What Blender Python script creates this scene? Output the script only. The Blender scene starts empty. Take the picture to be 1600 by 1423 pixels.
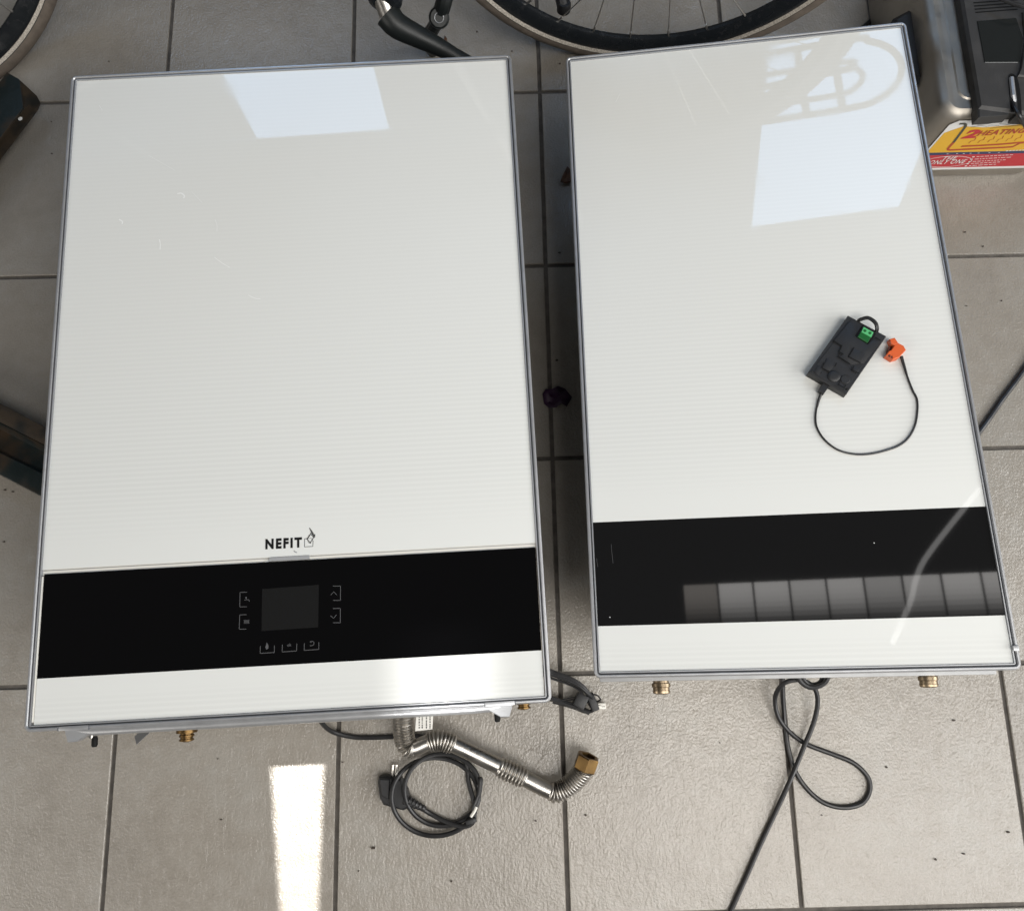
import bpy, bmesh, math, random
from mathutils import Vector, Matrix, Euler
random.seed(7)
S = bpy.context.scene
COL = S.collection
PI = math.pi

# ------------------------------------------------------------------ camera
W, H, F = 1600.0, 1423.0, 1221.04          # photograph size and focal length in its pixels
CAM = Vector((0.59675, -0.92244, 1.22450))
CROT = Euler((0.211219, 0.001352, -0.023551), 'XYZ')
cd = bpy.data.cameras.new('camera'); cam = bpy.data.objects.new('camera', cd); COL.objects.link(cam)
cam.location = CAM; cam.rotation_euler = CROT
cd.sensor_fit = 'HORIZONTAL'; cd.sensor_width = 36.0; cd.lens = F / W * 36.0
cd.clip_start = 0.02; cd.clip_end = 100
S.camera = cam

# ------------------------------------------------------------------ light
wd = bpy.data.worlds.new('World'); S.world = wd; wd.use_nodes = True
bg = wd.node_tree.nodes['Background']; bg.inputs[0].default_value = (1.0, 0.97, 0.93, 1); bg.inputs[1].default_value = 0.07
S.view_settings.view_transform = 'Standard'; S.view_settings.look = 'None'
S.view_settings.exposure = 0.0; S.view_settings.gamma = 1.0; S.view_settings.use_curve_mapping = False

def area(name, loc, sx, sy, rad, col, rot=(0, 0, 0)):
    """a rectangular lamp of even radiance `rad`"""
    l = bpy.data.lights.new(name, 'AREA'); l.shape = 'RECTANGLE'; l.size = sx; l.size_y = sy
    l.energy = rad * PI * sx * sy; l.color = col
    o = bpy.data.objects.new(name, l); COL.objects.link(o); o.location = loc
    o.rotation_euler = rot if not isinstance(rot, Vector) else (rot - Vector(loc)).to_track_quat('-Z', 'Y').to_euler()
    return o
# two windows in the wall behind the bicycle, mirrored in the glass fronts
area('wall_window', (1.515, 1.05, 2.10), 0.63, 1.08, 4.6, (0.42, 0.65, 1.0), (math.radians(-90), 0, 0))
area('wall_window', (-0.135, 1.05, 1.75), 0.55, 0.90, 4.6, (0.42, 0.65, 1.0), (math.radians(-90), 0, 0))
# row of roof panes right overhead, seen in the black band of the narrow unit
for i, k in enumerate((0.40, 0.95, 1.0, 0.92, 1.0, 0.75, 0.9, 1.05, 1.0)):
    for j, f in enumerate((1.0, 0.97, 0.90, 0.80, 0.66, 0.48, 0.30, 0.14)):
        area('roof_pane', (0.83 + i * 0.121, -0.645 - j * 0.017, 2.20), 0.1135, 0.017, 4.9 * k * f, (1.0, 0.97, 0.94) if i else (1.0, 0.92, 0.84))
# large glazing to the right (main light), behind the photographer, and an added fill lamp on the left
MID = Vector((0.6, -0.6, 0.2))
area('side_lamp', (3.9, -2.0, 2.0), 3.4, 1.9, 6.9, (1.0, 0.99, 0.975), MID)
area('rear_glazing', (1.50, -1.85, 2.50), 1.6, 1.2, 8.8, (1.0, 0.965, 0.915), (math.radians(20), math.radians(12), 0))
area('side_lamp', (-2.9, -2.9, 2.0), 2.8, 1.7, 4.3, (1.0, 0.955, 0.89), MID)

# ------------------------------------------------------------------ pixel helpers (ray of a photograph pixel)
CM = CROT.to_matrix()
def ray(u, v): return CM @ Vector(((u - W / 2) / F, -(v - H / 2) / F, -1.0))
def px(u, v, z=0.0):
    d = ray(u, v); return CAM + d * ((z - CAM.z) / d.z)
ZT = 0.283
UL = dict(c=Vector((0.3224, -0.5921, 0)), w=0.6079, l=0.8612, yaw=0.0312, tilt=Euler((0, 0, 0)))
UR = dict(c=Vector((0.9255, -0.5540, 0)), w=0.4727, l=0.8672, yaw=0.0035, tilt=Euler((-0.0442, -0.114, 0)))
for U in (UL, UR):
    U['M'] = Matrix.Translation(U['c'] + Vector((0, 0, ZT))) @ Matrix.Rotation(U['yaw'], 4, 'Z') @ U['tilt'].to_matrix().to_4x4()
    U['I'] = U['M'].inverted()
def pp(U, u, v, dz=0.0):
    """pixel -> coordinates on the front of a unit (origin at its middle), dz above the front"""
    o = U['I'] @ CAM; d = U['I'].to_3x3() @ ray(u, v)
    return o + d * ((dz - o.z) / d.z)

# thin lamps added overhead to draw the bright bent line across the black band
bright_line = [(1.778, -.356), (1.671, -.470), (1.568, -.587), (1.528, -.656), (1.505, -.718), (1.465, -.793), (1.425, -.861)]
def smooth_line(P, n=3):
    Q = [2 * Vector(P[0]) - Vector(P[1])] + [Vector(p) for p in P] + [2 * Vector(P[-1]) - Vector(P[-2])]; out = []
    for i in range(1, len(Q) - 2):
        for k in range(n):
            t = k / n; a, b, c, d = Q[i - 1:i + 3]
            out.append(.5 * (2 * b + (c - a) * t + (2 * a - 5 * b + 4 * c - d) * t * t + (3 * b - a - 3 * c + d) * t ** 3))
    return out + [Q[-2]]
cl_ = smooth_line(bright_line)
for p, q in zip(cl_[:-1], cl_[1:]):
    area('bright_line_lamp', ((p.x + q.x) / 2, (p.y + q.y) / 2, 2.16), (q - p).length, .017, 3.0, (1, .98, .96), (0, 0, math.atan2(q.y - p.y, q.x - p.x)))

# ------------------------------------------------------------------ materials
def mat(name, col, rough=0.5, metal=0.0, spec=0.5, noise=None, bump=None, coat=0.0, rvar=0.0):
    m = bpy.data.materials.new(name); m.use_nodes = True
    nt = m.node_tree; b = nt.nodes['Principled BSDF']
    b.inputs['Base Color'].default_value = (*col, 1); b.inputs['Roughness'].default_value = rough
    b.inputs['Metallic'].default_value = metal; b.inputs['Specular IOR Level'].default_value = spec
    b.inputs['Coat Weight'].default_value = coat
    tc = nt.nodes.new('ShaderNodeTexCoord')
    if noise:
        sc, col2, lo, hi = noise
        n = nt.nodes.new('ShaderNodeTexNoise'); n.inputs['Scale'].default_value = sc; n.inputs['Detail'].default_value = 6
        nt.links.new(tc.outputs['Object'], n.inputs['Vector'])
        r = nt.nodes.new('ShaderNodeValToRGB'); r.color_ramp.elements[0].position = lo; r.color_ramp.elements[1].position = hi
        r.color_ramp.elements[0].color = (*col, 1); r.color_ramp.elements[1].color = (*col2, 1)
        nt.links.new(n.outputs['Fac'], r.inputs['Fac']); nt.links.new(r.outputs['Color'], b.inputs['Base Color'])
    if rvar:
        n = nt.nodes.new('ShaderNodeTexNoise'); n.inputs['Scale'].default_value = 35; n.inputs['Detail'].default_value = 5
        nt.links.new(tc.outputs['Object'], n.inputs['Vector'])
        mr = nt.nodes.new('ShaderNodeMapRange'); mr.inputs['From Min'].default_value = 0.3; mr.inputs['From Max'].default_value = 0.7
        mr.inputs['To Min'].default_value = max(rough - rvar, 0.02); mr.inputs['To Max'].default_value = rough + rvar
        nt.links.new(n.outputs['Fac'], mr.inputs['Value']); nt.links.new(mr.outputs['Result'], b.inputs['Roughness'])
    if bump:
        sc, st, di = bump
        n = nt.nodes.new('ShaderNodeTexNoise'); n.inputs['Scale'].default_value = sc; n.inputs['Detail'].default_value = 4
        nt.links.new(tc.outputs['Object'], n.inputs['Vector'])
        bp = nt.nodes.new('ShaderNodeBump'); bp.inputs['Strength'].default_value = st; bp.inputs['Distance'].default_value = di
        nt.links.new(n.outputs['Fac'], bp.inputs['Height']); nt.links.new(bp.outputs['Normal'], b.inputs['Normal'])
    return m

def math_node(nt, op, a, b=None, c=None):
    n = nt.nodes.new('ShaderNodeMath'); n.operation = op
    for i, x in enumerate((a, b, c)):
        if x is None: continue
        if isinstance(x, (int, float)): n.inputs[i].default_value = x
        else: nt.links.new(x, n.inputs[i])
    return n.outputs[0]

def tile_mat():
    m = bpy.data.materials.new('slate_ceramic'); m.use_nodes = True
    nt = m.node_tree; b = nt.nodes['Principled BSDF']; L = nt.links.new
    geo = nt.nodes.new('ShaderNodeNewGeometry'); oi = nt.nodes.new('ShaderNodeObjectInfo')
    def vec(scale, off=True):
        mp = nt.nodes.new('ShaderNodeMapping'); mp.inputs['Scale'].default_value = scale
        if off:
            a = nt.nodes.new('ShaderNodeVectorMath'); a.operation = 'SCALE'; a.inputs[0].default_value = (7.3, 3.1, 0)
            L(oi.outputs['Random'], a.inputs['Scale'])
            s = nt.nodes.new('ShaderNodeVectorMath'); L(geo.outputs['Position'], s.inputs[0]); L(a.outputs[0], s.inputs[1])
            L(s.outputs[0], mp.inputs['Vector'])
        else: L(geo.outputs['Position'], mp.inputs['Vector'])
        return mp.outputs[0]
    def noise(v, sc, det=5, rough=.55, dist=0):
        n = nt.nodes.new('ShaderNodeTexNoise'); n.inputs['Scale'].default_value = sc; n.inputs['Detail'].default_value = det
        n.inputs['Roughness'].default_value = rough; n.inputs['Distortion'].default_value = dist; L(v, n.inputs['Vector']); return n.outputs['Fac']
    v1 = vec((1, 1, 1)); v2 = vec((1, .35, 1))
    big = noise(v1, 5, 4, .6, .4); mid = noise(v1, 38, 6, .65); fine = noise(v1, 420, 3, .6)
    ramp = nt.nodes.new('ShaderNodeValToRGB'); e = ramp.color_ramp.elements
    e[0].position = .32; e[0].color = (.232, .211, .182, 1); e[1].position = .68; e[1].color = (.298, .283, .255, 1)
    x = ramp.color_ramp.elements.new(.5); x.color = (.272, .250, .218, 1)
    L(math_node(nt, 'ADD', math_node(nt, 'MULTIPLY', big, .6), math_node(nt, 'MULTIPLY', mid, .4)), ramp.inputs['Fac'])
    mx = nt.nodes.new('ShaderNodeMix'); mx.data_type = 'RGBA'; mx.blend_type = 'MULTIPLY'; mx.inputs['Factor'].default_value = 1
    L(ramp.outputs['Color'], mx.inputs[6])
    g = nt.nodes.new('ShaderNodeMapRange'); g.inputs['From Min'].default_value = .25; g.inputs['From Max'].default_value = .75
    g.inputs['To Min'].default_value = .91; g.inputs['To Max'].default_value = 1.09; L(fine, g.inputs['Value'])
    cr = nt.nodes.new('ShaderNodeCombineColor')
    per = math_node(nt, 'MULTIPLY_ADD', oi.outputs['Random'], .18, .90)
    gv = math_node(nt, 'MULTIPLY', g.outputs[0], per)
    for i in range(3): L(gv, cr.inputs[i])
    L(cr.outputs[0], mx.inputs[7])
    # small dark specks of dirt and a few greasy stains
    sp = nt.nodes.new('ShaderNodeTexVoronoi'); sp.inputs['Scale'].default_value = 26; L(v1, sp.inputs['Vector'])
    spm = nt.nodes.new('ShaderNodeMapRange'); spm.inputs['From Min'].default_value = .035; spm.inputs['From Max'].default_value = .06; L(sp.outputs['Distance'], spm.inputs['Value'])
    keep = math_node(nt, 'GREATER_THAN', sp.outputs['Color'], .93)
    sm = math_node(nt, 'MULTIPLY', math_node(nt, 'SUBTRACT', 1.0, spm.outputs[0]), keep)
    mx2 = nt.nodes.new('ShaderNodeMix'); mx2.data_type = 'RGBA'; L(math_node(nt, 'MULTIPLY', sm, .7), mx2.inputs['Factor'])
    L(mx.outputs[2], mx2.inputs[6]); mx2.inputs[7].default_value = (.06, .05, .045, 1)
    L(mx2.outputs[2], b.inputs['Base Color'])
    streak = noise(v2, 130, 5, .6, 1.6); grain = noise(v1, 260, 3, .5); dent = noise(v1, 24, 3, .5, .8)
    hgt = math_node(nt, 'ADD', math_node(nt, 'ADD', math_node(nt, 'MULTIPLY', streak, .42), math_node(nt, 'MULTIPLY', grain, .42)), math_node(nt, 'MULTIPLY', dent, .6))
    bp = nt.nodes.new('ShaderNodeBump'); bp.inputs['Strength'].default_value = .72; bp.inputs['Distance'].default_value = .0026
    L(hgt, bp.inputs['Height']); L(bp.outputs['Normal'], b.inputs['Normal'])
    rr = nt.nodes.new('ShaderNodeMapRange'); rr.inputs['From Min'].default_value = .3; rr.inputs['From Max'].default_value = .7
    rr.inputs['To Min'].default_value = .13; rr.inputs['To Max'].default_value = .26; L(mid, rr.inputs['Value'])
    L(rr.outputs[0], b.inputs['Roughness']); b.inputs['Specular IOR Level'].default_value = .55
    return m

LOWR = ((.016, 0), (.030, .6), (.05, 1), (.2, 1), (1, 1))
def panel_mat(name, ybar, ramp=((.028, 0), (.05, .4), (.10, .9), (.20, .7), (.35, .35), (.6, .2), (1, .18))):
    """back-printed white glass: fine printed lines that get stronger towards the black band and stop short of it"""
    m = bpy.data.materials.new(name); m.use_nodes = True
    nt = m.node_tree; b = nt.nodes['Principled BSDF']; L = nt.links.new
    tc = nt.nodes.new('ShaderNodeTexCoord'); sx = nt.nodes.new('ShaderNodeSeparateXYZ'); L(tc.outputs['Object'], sx.inputs[0])
    y = sx.outputs['Y']
    fr = math_node(nt, 'FRACT', math_node(nt, 'DIVIDE', math_node(nt, 'ADD', y, 10.0), .0062))
    tri = math_node(nt, 'ABSOLUTE', math_node(nt, 'SUBTRACT', fr, .5))       # 0..0.5
    ln = nt.nodes.new('ShaderNodeMapRange'); ln.interpolation_type = 'SMOOTHSTEP'
    ln.inputs['From Min'].default_value = .10; ln.inputs['From Max'].default_value = .34; L(tri, ln.inputs['Value'])
    d = math_node(nt, 'ABSOLUTE', math_node(nt, 'SUBTRACT', y, ybar))
    am = nt.nodes.new('ShaderNodeValToRGB'); e = am.color_ramp.elements
    e[0].position = ramp[0][0]; e[0].color = (0, 0, 0, 1); v = ramp[-1][1]; e[1].position = 1; e[1].color = (v, v, v, 1)
    for p, v in ramp[1:-1]:
        q = e.new(p); q.color = (v, v, v, 1)
    L(d, am.inputs['Fac'])
    mk = math_node(nt, 'MULTIPLY', ln.outputs[0], am.outputs['Color'])
    mx = nt.nodes.new('ShaderNodeMix'); mx.data_type = 'RGBA'; L(mk, mx.inputs['Factor'])
    mx.inputs[6].default_value = (.680, .687, .660, 1); mx.inputs[7].default_value = (.641, .648, .622, 1)
    L(mx.outputs[2], b.inputs['Base Color'])
    n = nt.nodes.new('ShaderNodeTexNoise'); n.inputs['Scale'].default_value = 14; n.inputs['Detail'].default_value = 6; L(tc.outputs['Object'], n.inputs['Vector'])
    mr = nt.nodes.new('ShaderNodeMapRange'); mr.inputs['From Min'].default_value = .48; mr.inputs['From Max'].default_value = .75
    mr.inputs['To Min'].default_value = .015; mr.inputs['To Max'].default_value = .11; L(n.outputs['Fac'], mr.inputs['Value']); L(mr.outputs[0], b.inputs['Roughness'])
    b.inputs['Specular IOR Level'].default_value = .5
    return m

M = {}
M['tile'] = tile_mat()
M['grout'] = mat('grout', (.075, .068, .060), .9, noise=(60, (.12, .108, .095), .35, .7), bump=(300, .5, .002))
M['alu'] = mat('brushed_aluminium', (.46, .468, .48), .40, .70, rvar=.05, noise=(70, (.40, .405, .415), .4, .7))
M['alu_dull'] = mat('dull_aluminium', (.40, .41, .425), .45, .65, rvar=.05)
M['groove'] = mat('dark_gasket', (.11, .115, .125), .5)
M['lip'] = mat('cream_plastic', (.70, .685, .63), .35)
M['blackglass'] = mat('black_glass', (.0012, .0012, .0015), .012, 0, .5)
M['blackglass2'] = mat('black_glass_dusty', (.0065, .0065, .0068), .03, 0, .5)
M['screen'] = mat('screen_glass', (.010, .010, .010), .05)
M['mark'] = mat('grey_print', (.085, .085, .088), .4)
M['print'] = mat('black_print_recess', (.006, .006, .006), .7, 0, .2)
M['scuff'] = mat('scuff', (.78, .785, .77), .5)
M['scuffg'] = mat('grey_smear', (.62, .63, .61), .3)
M['casing'] = mat('grey_casing', (.34, .345, .35), .5, .2, rvar=.1)
M['steel'] = mat('stainless', (.47, .45, .42), .32, 1.0, rvar=.08)
M['steel_b'] = mat('brushed_stainless', (.44, .405, .355), .50, 1.0, rvar=.09, noise=(12, (.52, .485, .43), .35, .7))
M['brass'] = mat('brass', (.19, .118, .046), .40, 1.0, noise=(40, (.12, .074, .034), .4, .7), rvar=.08)
M['nickel'] = mat('tarnished_nickel', (.30, .235, .16), .36, 1.0, rvar=.1)
M['rubber'] = mat('black_rubber', (.013, .013, .014), .42, rvar=.1)
M['plastic'] = mat('black_plastic', (.013, .0135, .015), .5, bump=(900, .25, .0004), rvar=.08)
M['plastic_r'] = mat('rough_black_plastic', (.032, .031, .030), .55, bump=(600, .3, .0006), noise=(45, (.05, .048, .046), .45, .8))
M['plastic_s'] = mat('smoked_plastic', (.014, .016, .016), .16, rvar=.06)
M['green'] = mat('green_plastic', (.010, .10, .022), .3)
M['green_l'] = mat('light_green_plastic', (.09, .42, .16), .3)
M['orange'] = mat('orange_plastic', (.62, .105, .022), .42, bump=(500, .2, .0004))
M['orange_d'] = mat('orange_hole', (.10, .02, .008), .6)
M['white_p'] = mat('white_plastic', (.72, .70, .64), .4)
M['paper'] = mat('paper', (.74, .73, .69), .7)
M['ink'] = mat('ink', (.08, .08, .08), .7)
M['tyre'] = mat('tyre_rubber', (.10, .082, .066), .75, noise=(60, (.15, .122, .098), .35, .7), bump=(400, .4, .001))
M['sidewall'] = mat('tyre_sidewall', (.016, .015, .014), .6)
M['reflex'] = mat('reflective_stripe', (.50, .46, .40), .5, noise=(500, (.30, .27, .23), .4, .6))
M['rim'] = mat('black_rim', (.010, .012, .014), .24, 0, .6, rvar=.1, noise=(90, (.03, .03, .032), .6, .8))
M['spoke'] = mat('spoke_steel', (.45, .43, .40), .35, 1.0)
M['paint'] = mat('dark_green_frame', (.006, .012, .012), .25, 0, .6, coat=.4)
M['crank'] = mat('crank_black', (.008, .010, .010), .42, 0, .35, bump=(120, .1, .001), rvar=.08)
M['rust'] = mat('rusty_dark_steel', (.010, .017, .017), .40, .2, noise=(22, (.050, .032, .018), .47, .68), bump=(120, .3, .0015), rvar=.1)
M['rust2'] = mat('brown_rust_steel', (.045, .032, .020), .55, .2, noise=(30, (.014, .014, .012), .42, .62), bump=(140, .35, .0015))
M['petal'] = mat('purple_petal', (.030, .005, .034), .5, noise=(70, (.014, .003, .018), .4, .7))
M['leaf'] = mat('dry_leaf', (.15, .075, .04), .7, noise=(90, (.07, .035, .02), .4, .7))
M['crumb'] = mat('dirt_crumb', (.05, .038, .03), .9)
M['s_white'] = mat('sticker_white', (.74, .74, .72), .4)
M['s_yellow'] = mat('sticker_yellow', (.70, .40, .03), .4)
M['s_red'] = mat('sticker_red', (.48, .025, .035), .4)
M['s_navy'] = mat('sticker_navy', (.02, .035, .10), .4)
M['s_dark'] = mat('sticker_dark', (.06, .06, .045), .4)
M['s_brick'] = mat('sticker_brick', (.40, .055, .02), .4)

# ------------------------------------------------------------------ mesh builder
def rect_corner_pts(w, l, d, r, n=5):
    pts = []; rr = max(r - d, .0004)
    for (sx, sy, a0) in ((1, 1, 0), (-1, 1, PI / 2), (-1, -1, PI), (1, -1, 1.5 * PI)):
        cx = sx * (w / 2 - d - rr); cy = sy * (l / 2 - d - rr)
        for k in range(n):
            a = a0 + k / (n - 1) * PI / 2; pts.append((cx + rr * math.cos(a), cy + rr * math.sin(a)))
    return pts
def spline(pts, n=8):
    """Catmull-Rom through the points"""
    P = [Vector(p) for p in pts]
    if len(P) < 3: return P
    Q = [P[0] * 2 - P[1]] + P + [P[-1] * 2 - P[-2]]; out = []
    for i in range(1, len(Q) - 2):
        for k in range(n):
            t = k / n; a, b, c, d = Q[i - 1], Q[i], Q[i + 1], Q[i + 2]
            out.append(.5 * ((2 * b) + (c - a) * t + (2 * a - 5 * b + 4 * c - d) * t * t + (3 * b - a - 3 * c + d) * t ** 3))
    out.append(P[-1]); return out
class MB:
    def __init__(s): s.v = []; s.f = []
    def add(s, vs, fs):
        o = len(s.v); s.v += [tuple(x) for x in vs]; s.f += [tuple(o + i for i in f) for f in fs]; return s
    def box(s, c, d, m=None):
        vs = [Vector((c[0] + sx * d[0] / 2, c[1] + sy * d[1] / 2, c[2] + sz * d[2] / 2)) for sx in (-1, 1) for sy in (-1, 1) for sz in (-1, 1)]
        if m: vs = [m @ v for v in vs]
        return s.add(vs, [(0, 1, 3, 2), (4, 6, 7, 5), (0, 4, 5, 1), (2, 3, 7, 6), (0, 2, 6, 4), (1, 5, 7, 3)])
    def hull8(s, lo, hi):
        """solid between two loops of equal length (lo below, hi above, counter-clockwise seen from hi)"""
        n = len(lo)
        return s.add(list(lo) + list(hi), [tuple(range(n))[::-1], tuple(range(n, 2 * n))] + [(i, (i + 1) % n, n + (i + 1) % n, n + i) for i in range(n)])
    def prism(s, poly, z0, z1, bev=0):
        lo = [(p[0], p[1], z0) for p in poly]
        if not bev: return s.hull8(lo, [(p[0], p[1], z1) for p in poly])
        cx = sum(p[0] for p in poly) / len(poly); cy = sum(p[1] for p in poly) / len(poly)
        def shr(p):
            dx, dy = p[0] - cx, p[1] - cy; l = math.hypot(dx, dy); k = (l - bev * 1.2) / l
            return (cx + dx * k, cy + dy * k, z1)
        n = len(poly); mid = [(p[0], p[1], z1 - bev) for p in poly]; hi = [shr(p) for p in poly]
        fs = [tuple(range(n))[::-1], tuple(range(2 * n, 3 * n))]
        for r in (0, 1): fs += [(r * n + i, r * n + (i + 1) % n, (r + 1) * n + (i + 1) % n, (r + 1) * n + i) for i in range(n)]
        return s.add(lo + mid + hi, fs)
    def ribbon(s, pts, w, z=None):
        P = [Vector((p[0], p[1], 0)) for p in pts]; L = []; R = []
        for i, p in enumerate(P):
            t = (P[min(i + 1, len(P) - 1)] - P[max(i - 1, 0)]).normalized(); n = Vector((-t.y, t.x, 0)) * w / 2
            zz = pts[i][2] if z is None else z
            L.append((p.x + n.x, p.y + n.y, zz)); R.append((p.x - n.x, p.y - n.y, zz))
        n = len(P); return s.add(L + R, [(i, n + i, n + i + 1, i + 1) for i in range(n - 1)])
    def tube(s, pts, rad, k=10, caps=True):
        P = [Vector(p) for p in pts]; n = len(P)
        rf = rad if callable(rad) else (lambda i, t: rad)
        T = [(P[min(i + 1, n - 1)] - P[max(i - 1, 0)]).normalized() for i in range(n)]
        up = Vector((0, 0, 1)) if abs(T[0].z) < .9 else Vector((0, 1, 0))
        X = (up - T[0] * up.dot(T[0])).normalized(); vs = []
        for i in range(n):
            X = (X - T[i] * X.dot(T[i])).normalized(); Y = T[i].cross(X); r = rf(i, i / (n - 1))
            vs += [P[i] + (X * math.cos(2 * PI * j / k) + Y * math.sin(2 * PI * j / k)) * r for j in range(k)]
        fs = [(i * k + j, i * k + (j + 1) % k, (i + 1) * k + (j + 1) % k, (i + 1) * k + j) for i in range(n - 1) for j in range(k)]
        if caps: fs += [tuple(range(k))[::-1], tuple((n - 1) * k + j for j in range(k))]
        return s.add(vs, fs)
    def lathe(s, prof, k=48, mtx=None, closed=False):
        """profile (r, h) round the local Z axis"""
        n = len(prof); vs = []
        for j in range(k):
            a = 2 * PI * j / k
            for r, h in prof:
                v = Vector((r * math.cos(a), r * math.sin(a), h)); vs.append(mtx @ v if mtx else v)
        m = n if closed else n - 1
        return s.add(vs, [(j * n + i, ((j + 1) % k) * n + i, ((j + 1) % k) * n + (i + 1) % n, j * n + (i + 1) % n) for j in range(k) for i in range(m)])
    def frame(s, w, l, prof, r=.008, n=6):
        """profile of (inset, z) swept round a rounded rectangle"""
        loops = [rect_corner_pts(w, l, d, r, n) for d, z in prof]; N = len(loops[0]); vs = []
        for (d, z), lp in zip(prof, loops): vs += [(x, y, z) for x, y in lp]
        return s.add(vs, [(i * N + j, i * N + (j + 1) % N, (i + 1) * N + (j + 1) % N, (i + 1) * N + j) for i in range(len(prof) - 1) for j in range(N)])
    def build(s, name, m, parent=None, smooth=True, bevel=0, tf=None, fix=True, angle=28):
        me = bpy.data.meshes.new(name); me.from_pydata(s.v, [], s.f); me.update()
        if fix:
            bm = bmesh.new(); bm.from_mesh(me); bmesh.ops.recalc_face_normals(bm, faces=bm.faces); bm.to_mesh(me); bm.free()
        if bevel:
            bm = bmesh.new(); bm.from_mesh(me)
            es = [e for e in bm.edges if len(e.link_faces) == 2 and e.calc_face_angle(0) > .5]
            bmesh.ops.bevel(bm, geom=es, offset=bevel, segments=2, affect='EDGES', profile=.6, clamp_overlap=True); bm.to_mesh(me); bm.free()
        if smooth:
            me.polygons.foreach_set('use_smooth', [True] * len(me.polygons)); me.set_sharp_from_angle(angle=math.radians(angle))
        me.materials.append(m if not isinstance(m, str) else M[m])
        o = bpy.data.objects.new(name, me); COL.objects.link(o)
        if parent: o.parent = parent
        if tf is not None: o.matrix_basis = tf
        return o
def tag(o, label=None, cat=None, group=None, kind=None):
    if label: o['label'] = label
    if cat: o['category'] = cat
    if group: o['group'] = group
    if kind: o['kind'] = kind
    return o
def empty(name, loc=(0, 0, 0), rz=0.0):
    o = bpy.data.objects.new(name, None); COL.objects.link(o); o.location = loc; o.rotation_euler = (0, 0, rz); o.empty_display_size = .05
    return o
def text_mesh(txt, size=1.0, offset=0.0, shear=0.0, space=1.0):
    """vertices and faces of a line of flat lettering, cap height ~ 0.7 * size, origin at the left of the baseline"""
    c = bpy.data.curves.new('t', 'FONT'); c.body = txt; c.size = size; c.offset = offset; c.shear = shear; c.space_character = space; c.fill_mode = 'FRONT'; c.resolution_u = 3
    o = bpy.data.objects.new('t', c); COL.objects.link(o)
    dg = bpy.context.evaluated_depsgraph_get(); me = o.evaluated_get(dg).to_mesh()
    vs = [v.co.copy() for v in me.vertices]; fs = [tuple(p.vertices) for p in me.polygons]
    o.evaluated_get(dg).to_mesh_clear(); bpy.data.objects.remove(o); bpy.data.curves.remove(c)
    return vs, fs
def put_text(mb, txt, p0, p1, cap, z, offset=0.0, shear=0.0, space=1.0):
    """letters from p0 to p1 along the baseline with cap height cap, in the xy plane"""
    vs, fs = text_mesh(txt, 1.0, offset, shear, space)
    x0 = min(v.x for v in vs); x1 = max(v.x for v in vs); y1 = max(v.y for v in vs); y0 = min(0, min(v.y for v in vs))
    d = Vector((p1[0] - p0[0], p1[1] - p0[1])); L = d.length; d /= L; n = Vector((-d.y, d.x))
    out = []
    for v in vs:
        q = Vector((p0[0], p0[1])) + d * ((v.x - x0) / (x1 - x0) * L) + n * (v.y / y1 * cap)
        out.append((q.x, q.y, z))
    return mb.add(out, fs)

# ------------------------------------------------------------------ floor
T = .333; G = .0064
fl = MB().box((.9, -.5, -.012), (9, 9, .016)).build('floor', 'grout', smooth=False); tag(fl, kind='structure')
tb = MB(); h = (T - G) / 2
tb.prism([(-h, -h), (h, -h), (h, h), (-h, h)], -.004, 0, bev=.0012)
first = None
for i in range(-3, 9):
    for j in range(-6, 4):
        if first is None:
            first = o = tb.build('tile', 'tile', fl, smooth=False)
        else:
            o = first.copy(); COL.objects.link(o)
        o.location = ((i + .5) * T, (j + .5) * T, random.uniform(-.0003, 0)); o.rotation_euler = (random.gauss(0, .0008), random.gauss(0, .0008), 0)

# ------------------------------------------------------------------ the two boilers
def unit_root(U, name):
    return empty(name, U['c'], U['yaw'])
def ptf(U): return Matrix.Translation((0, 0, ZT)) @ U['tilt'].to_matrix().to_4x4()
FRAME_PROF = [(.0020, -.030), (.0, -.027), (.0, -.0035), (.0008, -.0012), (.0025, -.0002), (.0050, -.0002), (.0064, -.0015), (.0066, -.0050)]
GROOVE_PROF = [(.0064, -.0052), (.0092, -.0052)]
LIP_PROF = [(.0085, -.0070), (.0085, -.0022), (.0092, -.0012), (.0108, -.0012), (.0114, -.0030), (.0114, -.0070)]
FRAME_PROF, GROOVE_PROF, LIP_PROF = [[(d * .65, z) for d, z in P] for P in (FRAME_PROF, GROOVE_PROF, LIP_PROF)]
def quad_at(mb, U, q, z0, z1):
    """slab whose four upper corners lie on the given pixels"""
    c = [pp(U, u, v, z1) for u, v in q]
    return mb.prism([(p.x, p.y) for p in c], z0, z1)
IN = .0076; GZ = -.0030

def body(U, root, il, ir, it, ib, name='casing'):
    """the deep box behind the front, standing on the floor"""
    w, l = U['w'], U['l']; tf = ptf(U); mb = MB()
    x0, x1, y0, y1 = -w / 2 + il, w / 2 - ir, -l / 2 + ib, l / 2 - it
    hi = [tf @ Vector((x, y, -.030)) for x, y in ((x0, y0), (x1, y0), (x1, y1), (x0, y1))]
    lo = [Vector((p.x, p.y, .001)) for p in hi]
    mb.hull8(lo, hi); return mb.build(name, 'casing', root, bevel=.004)

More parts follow.
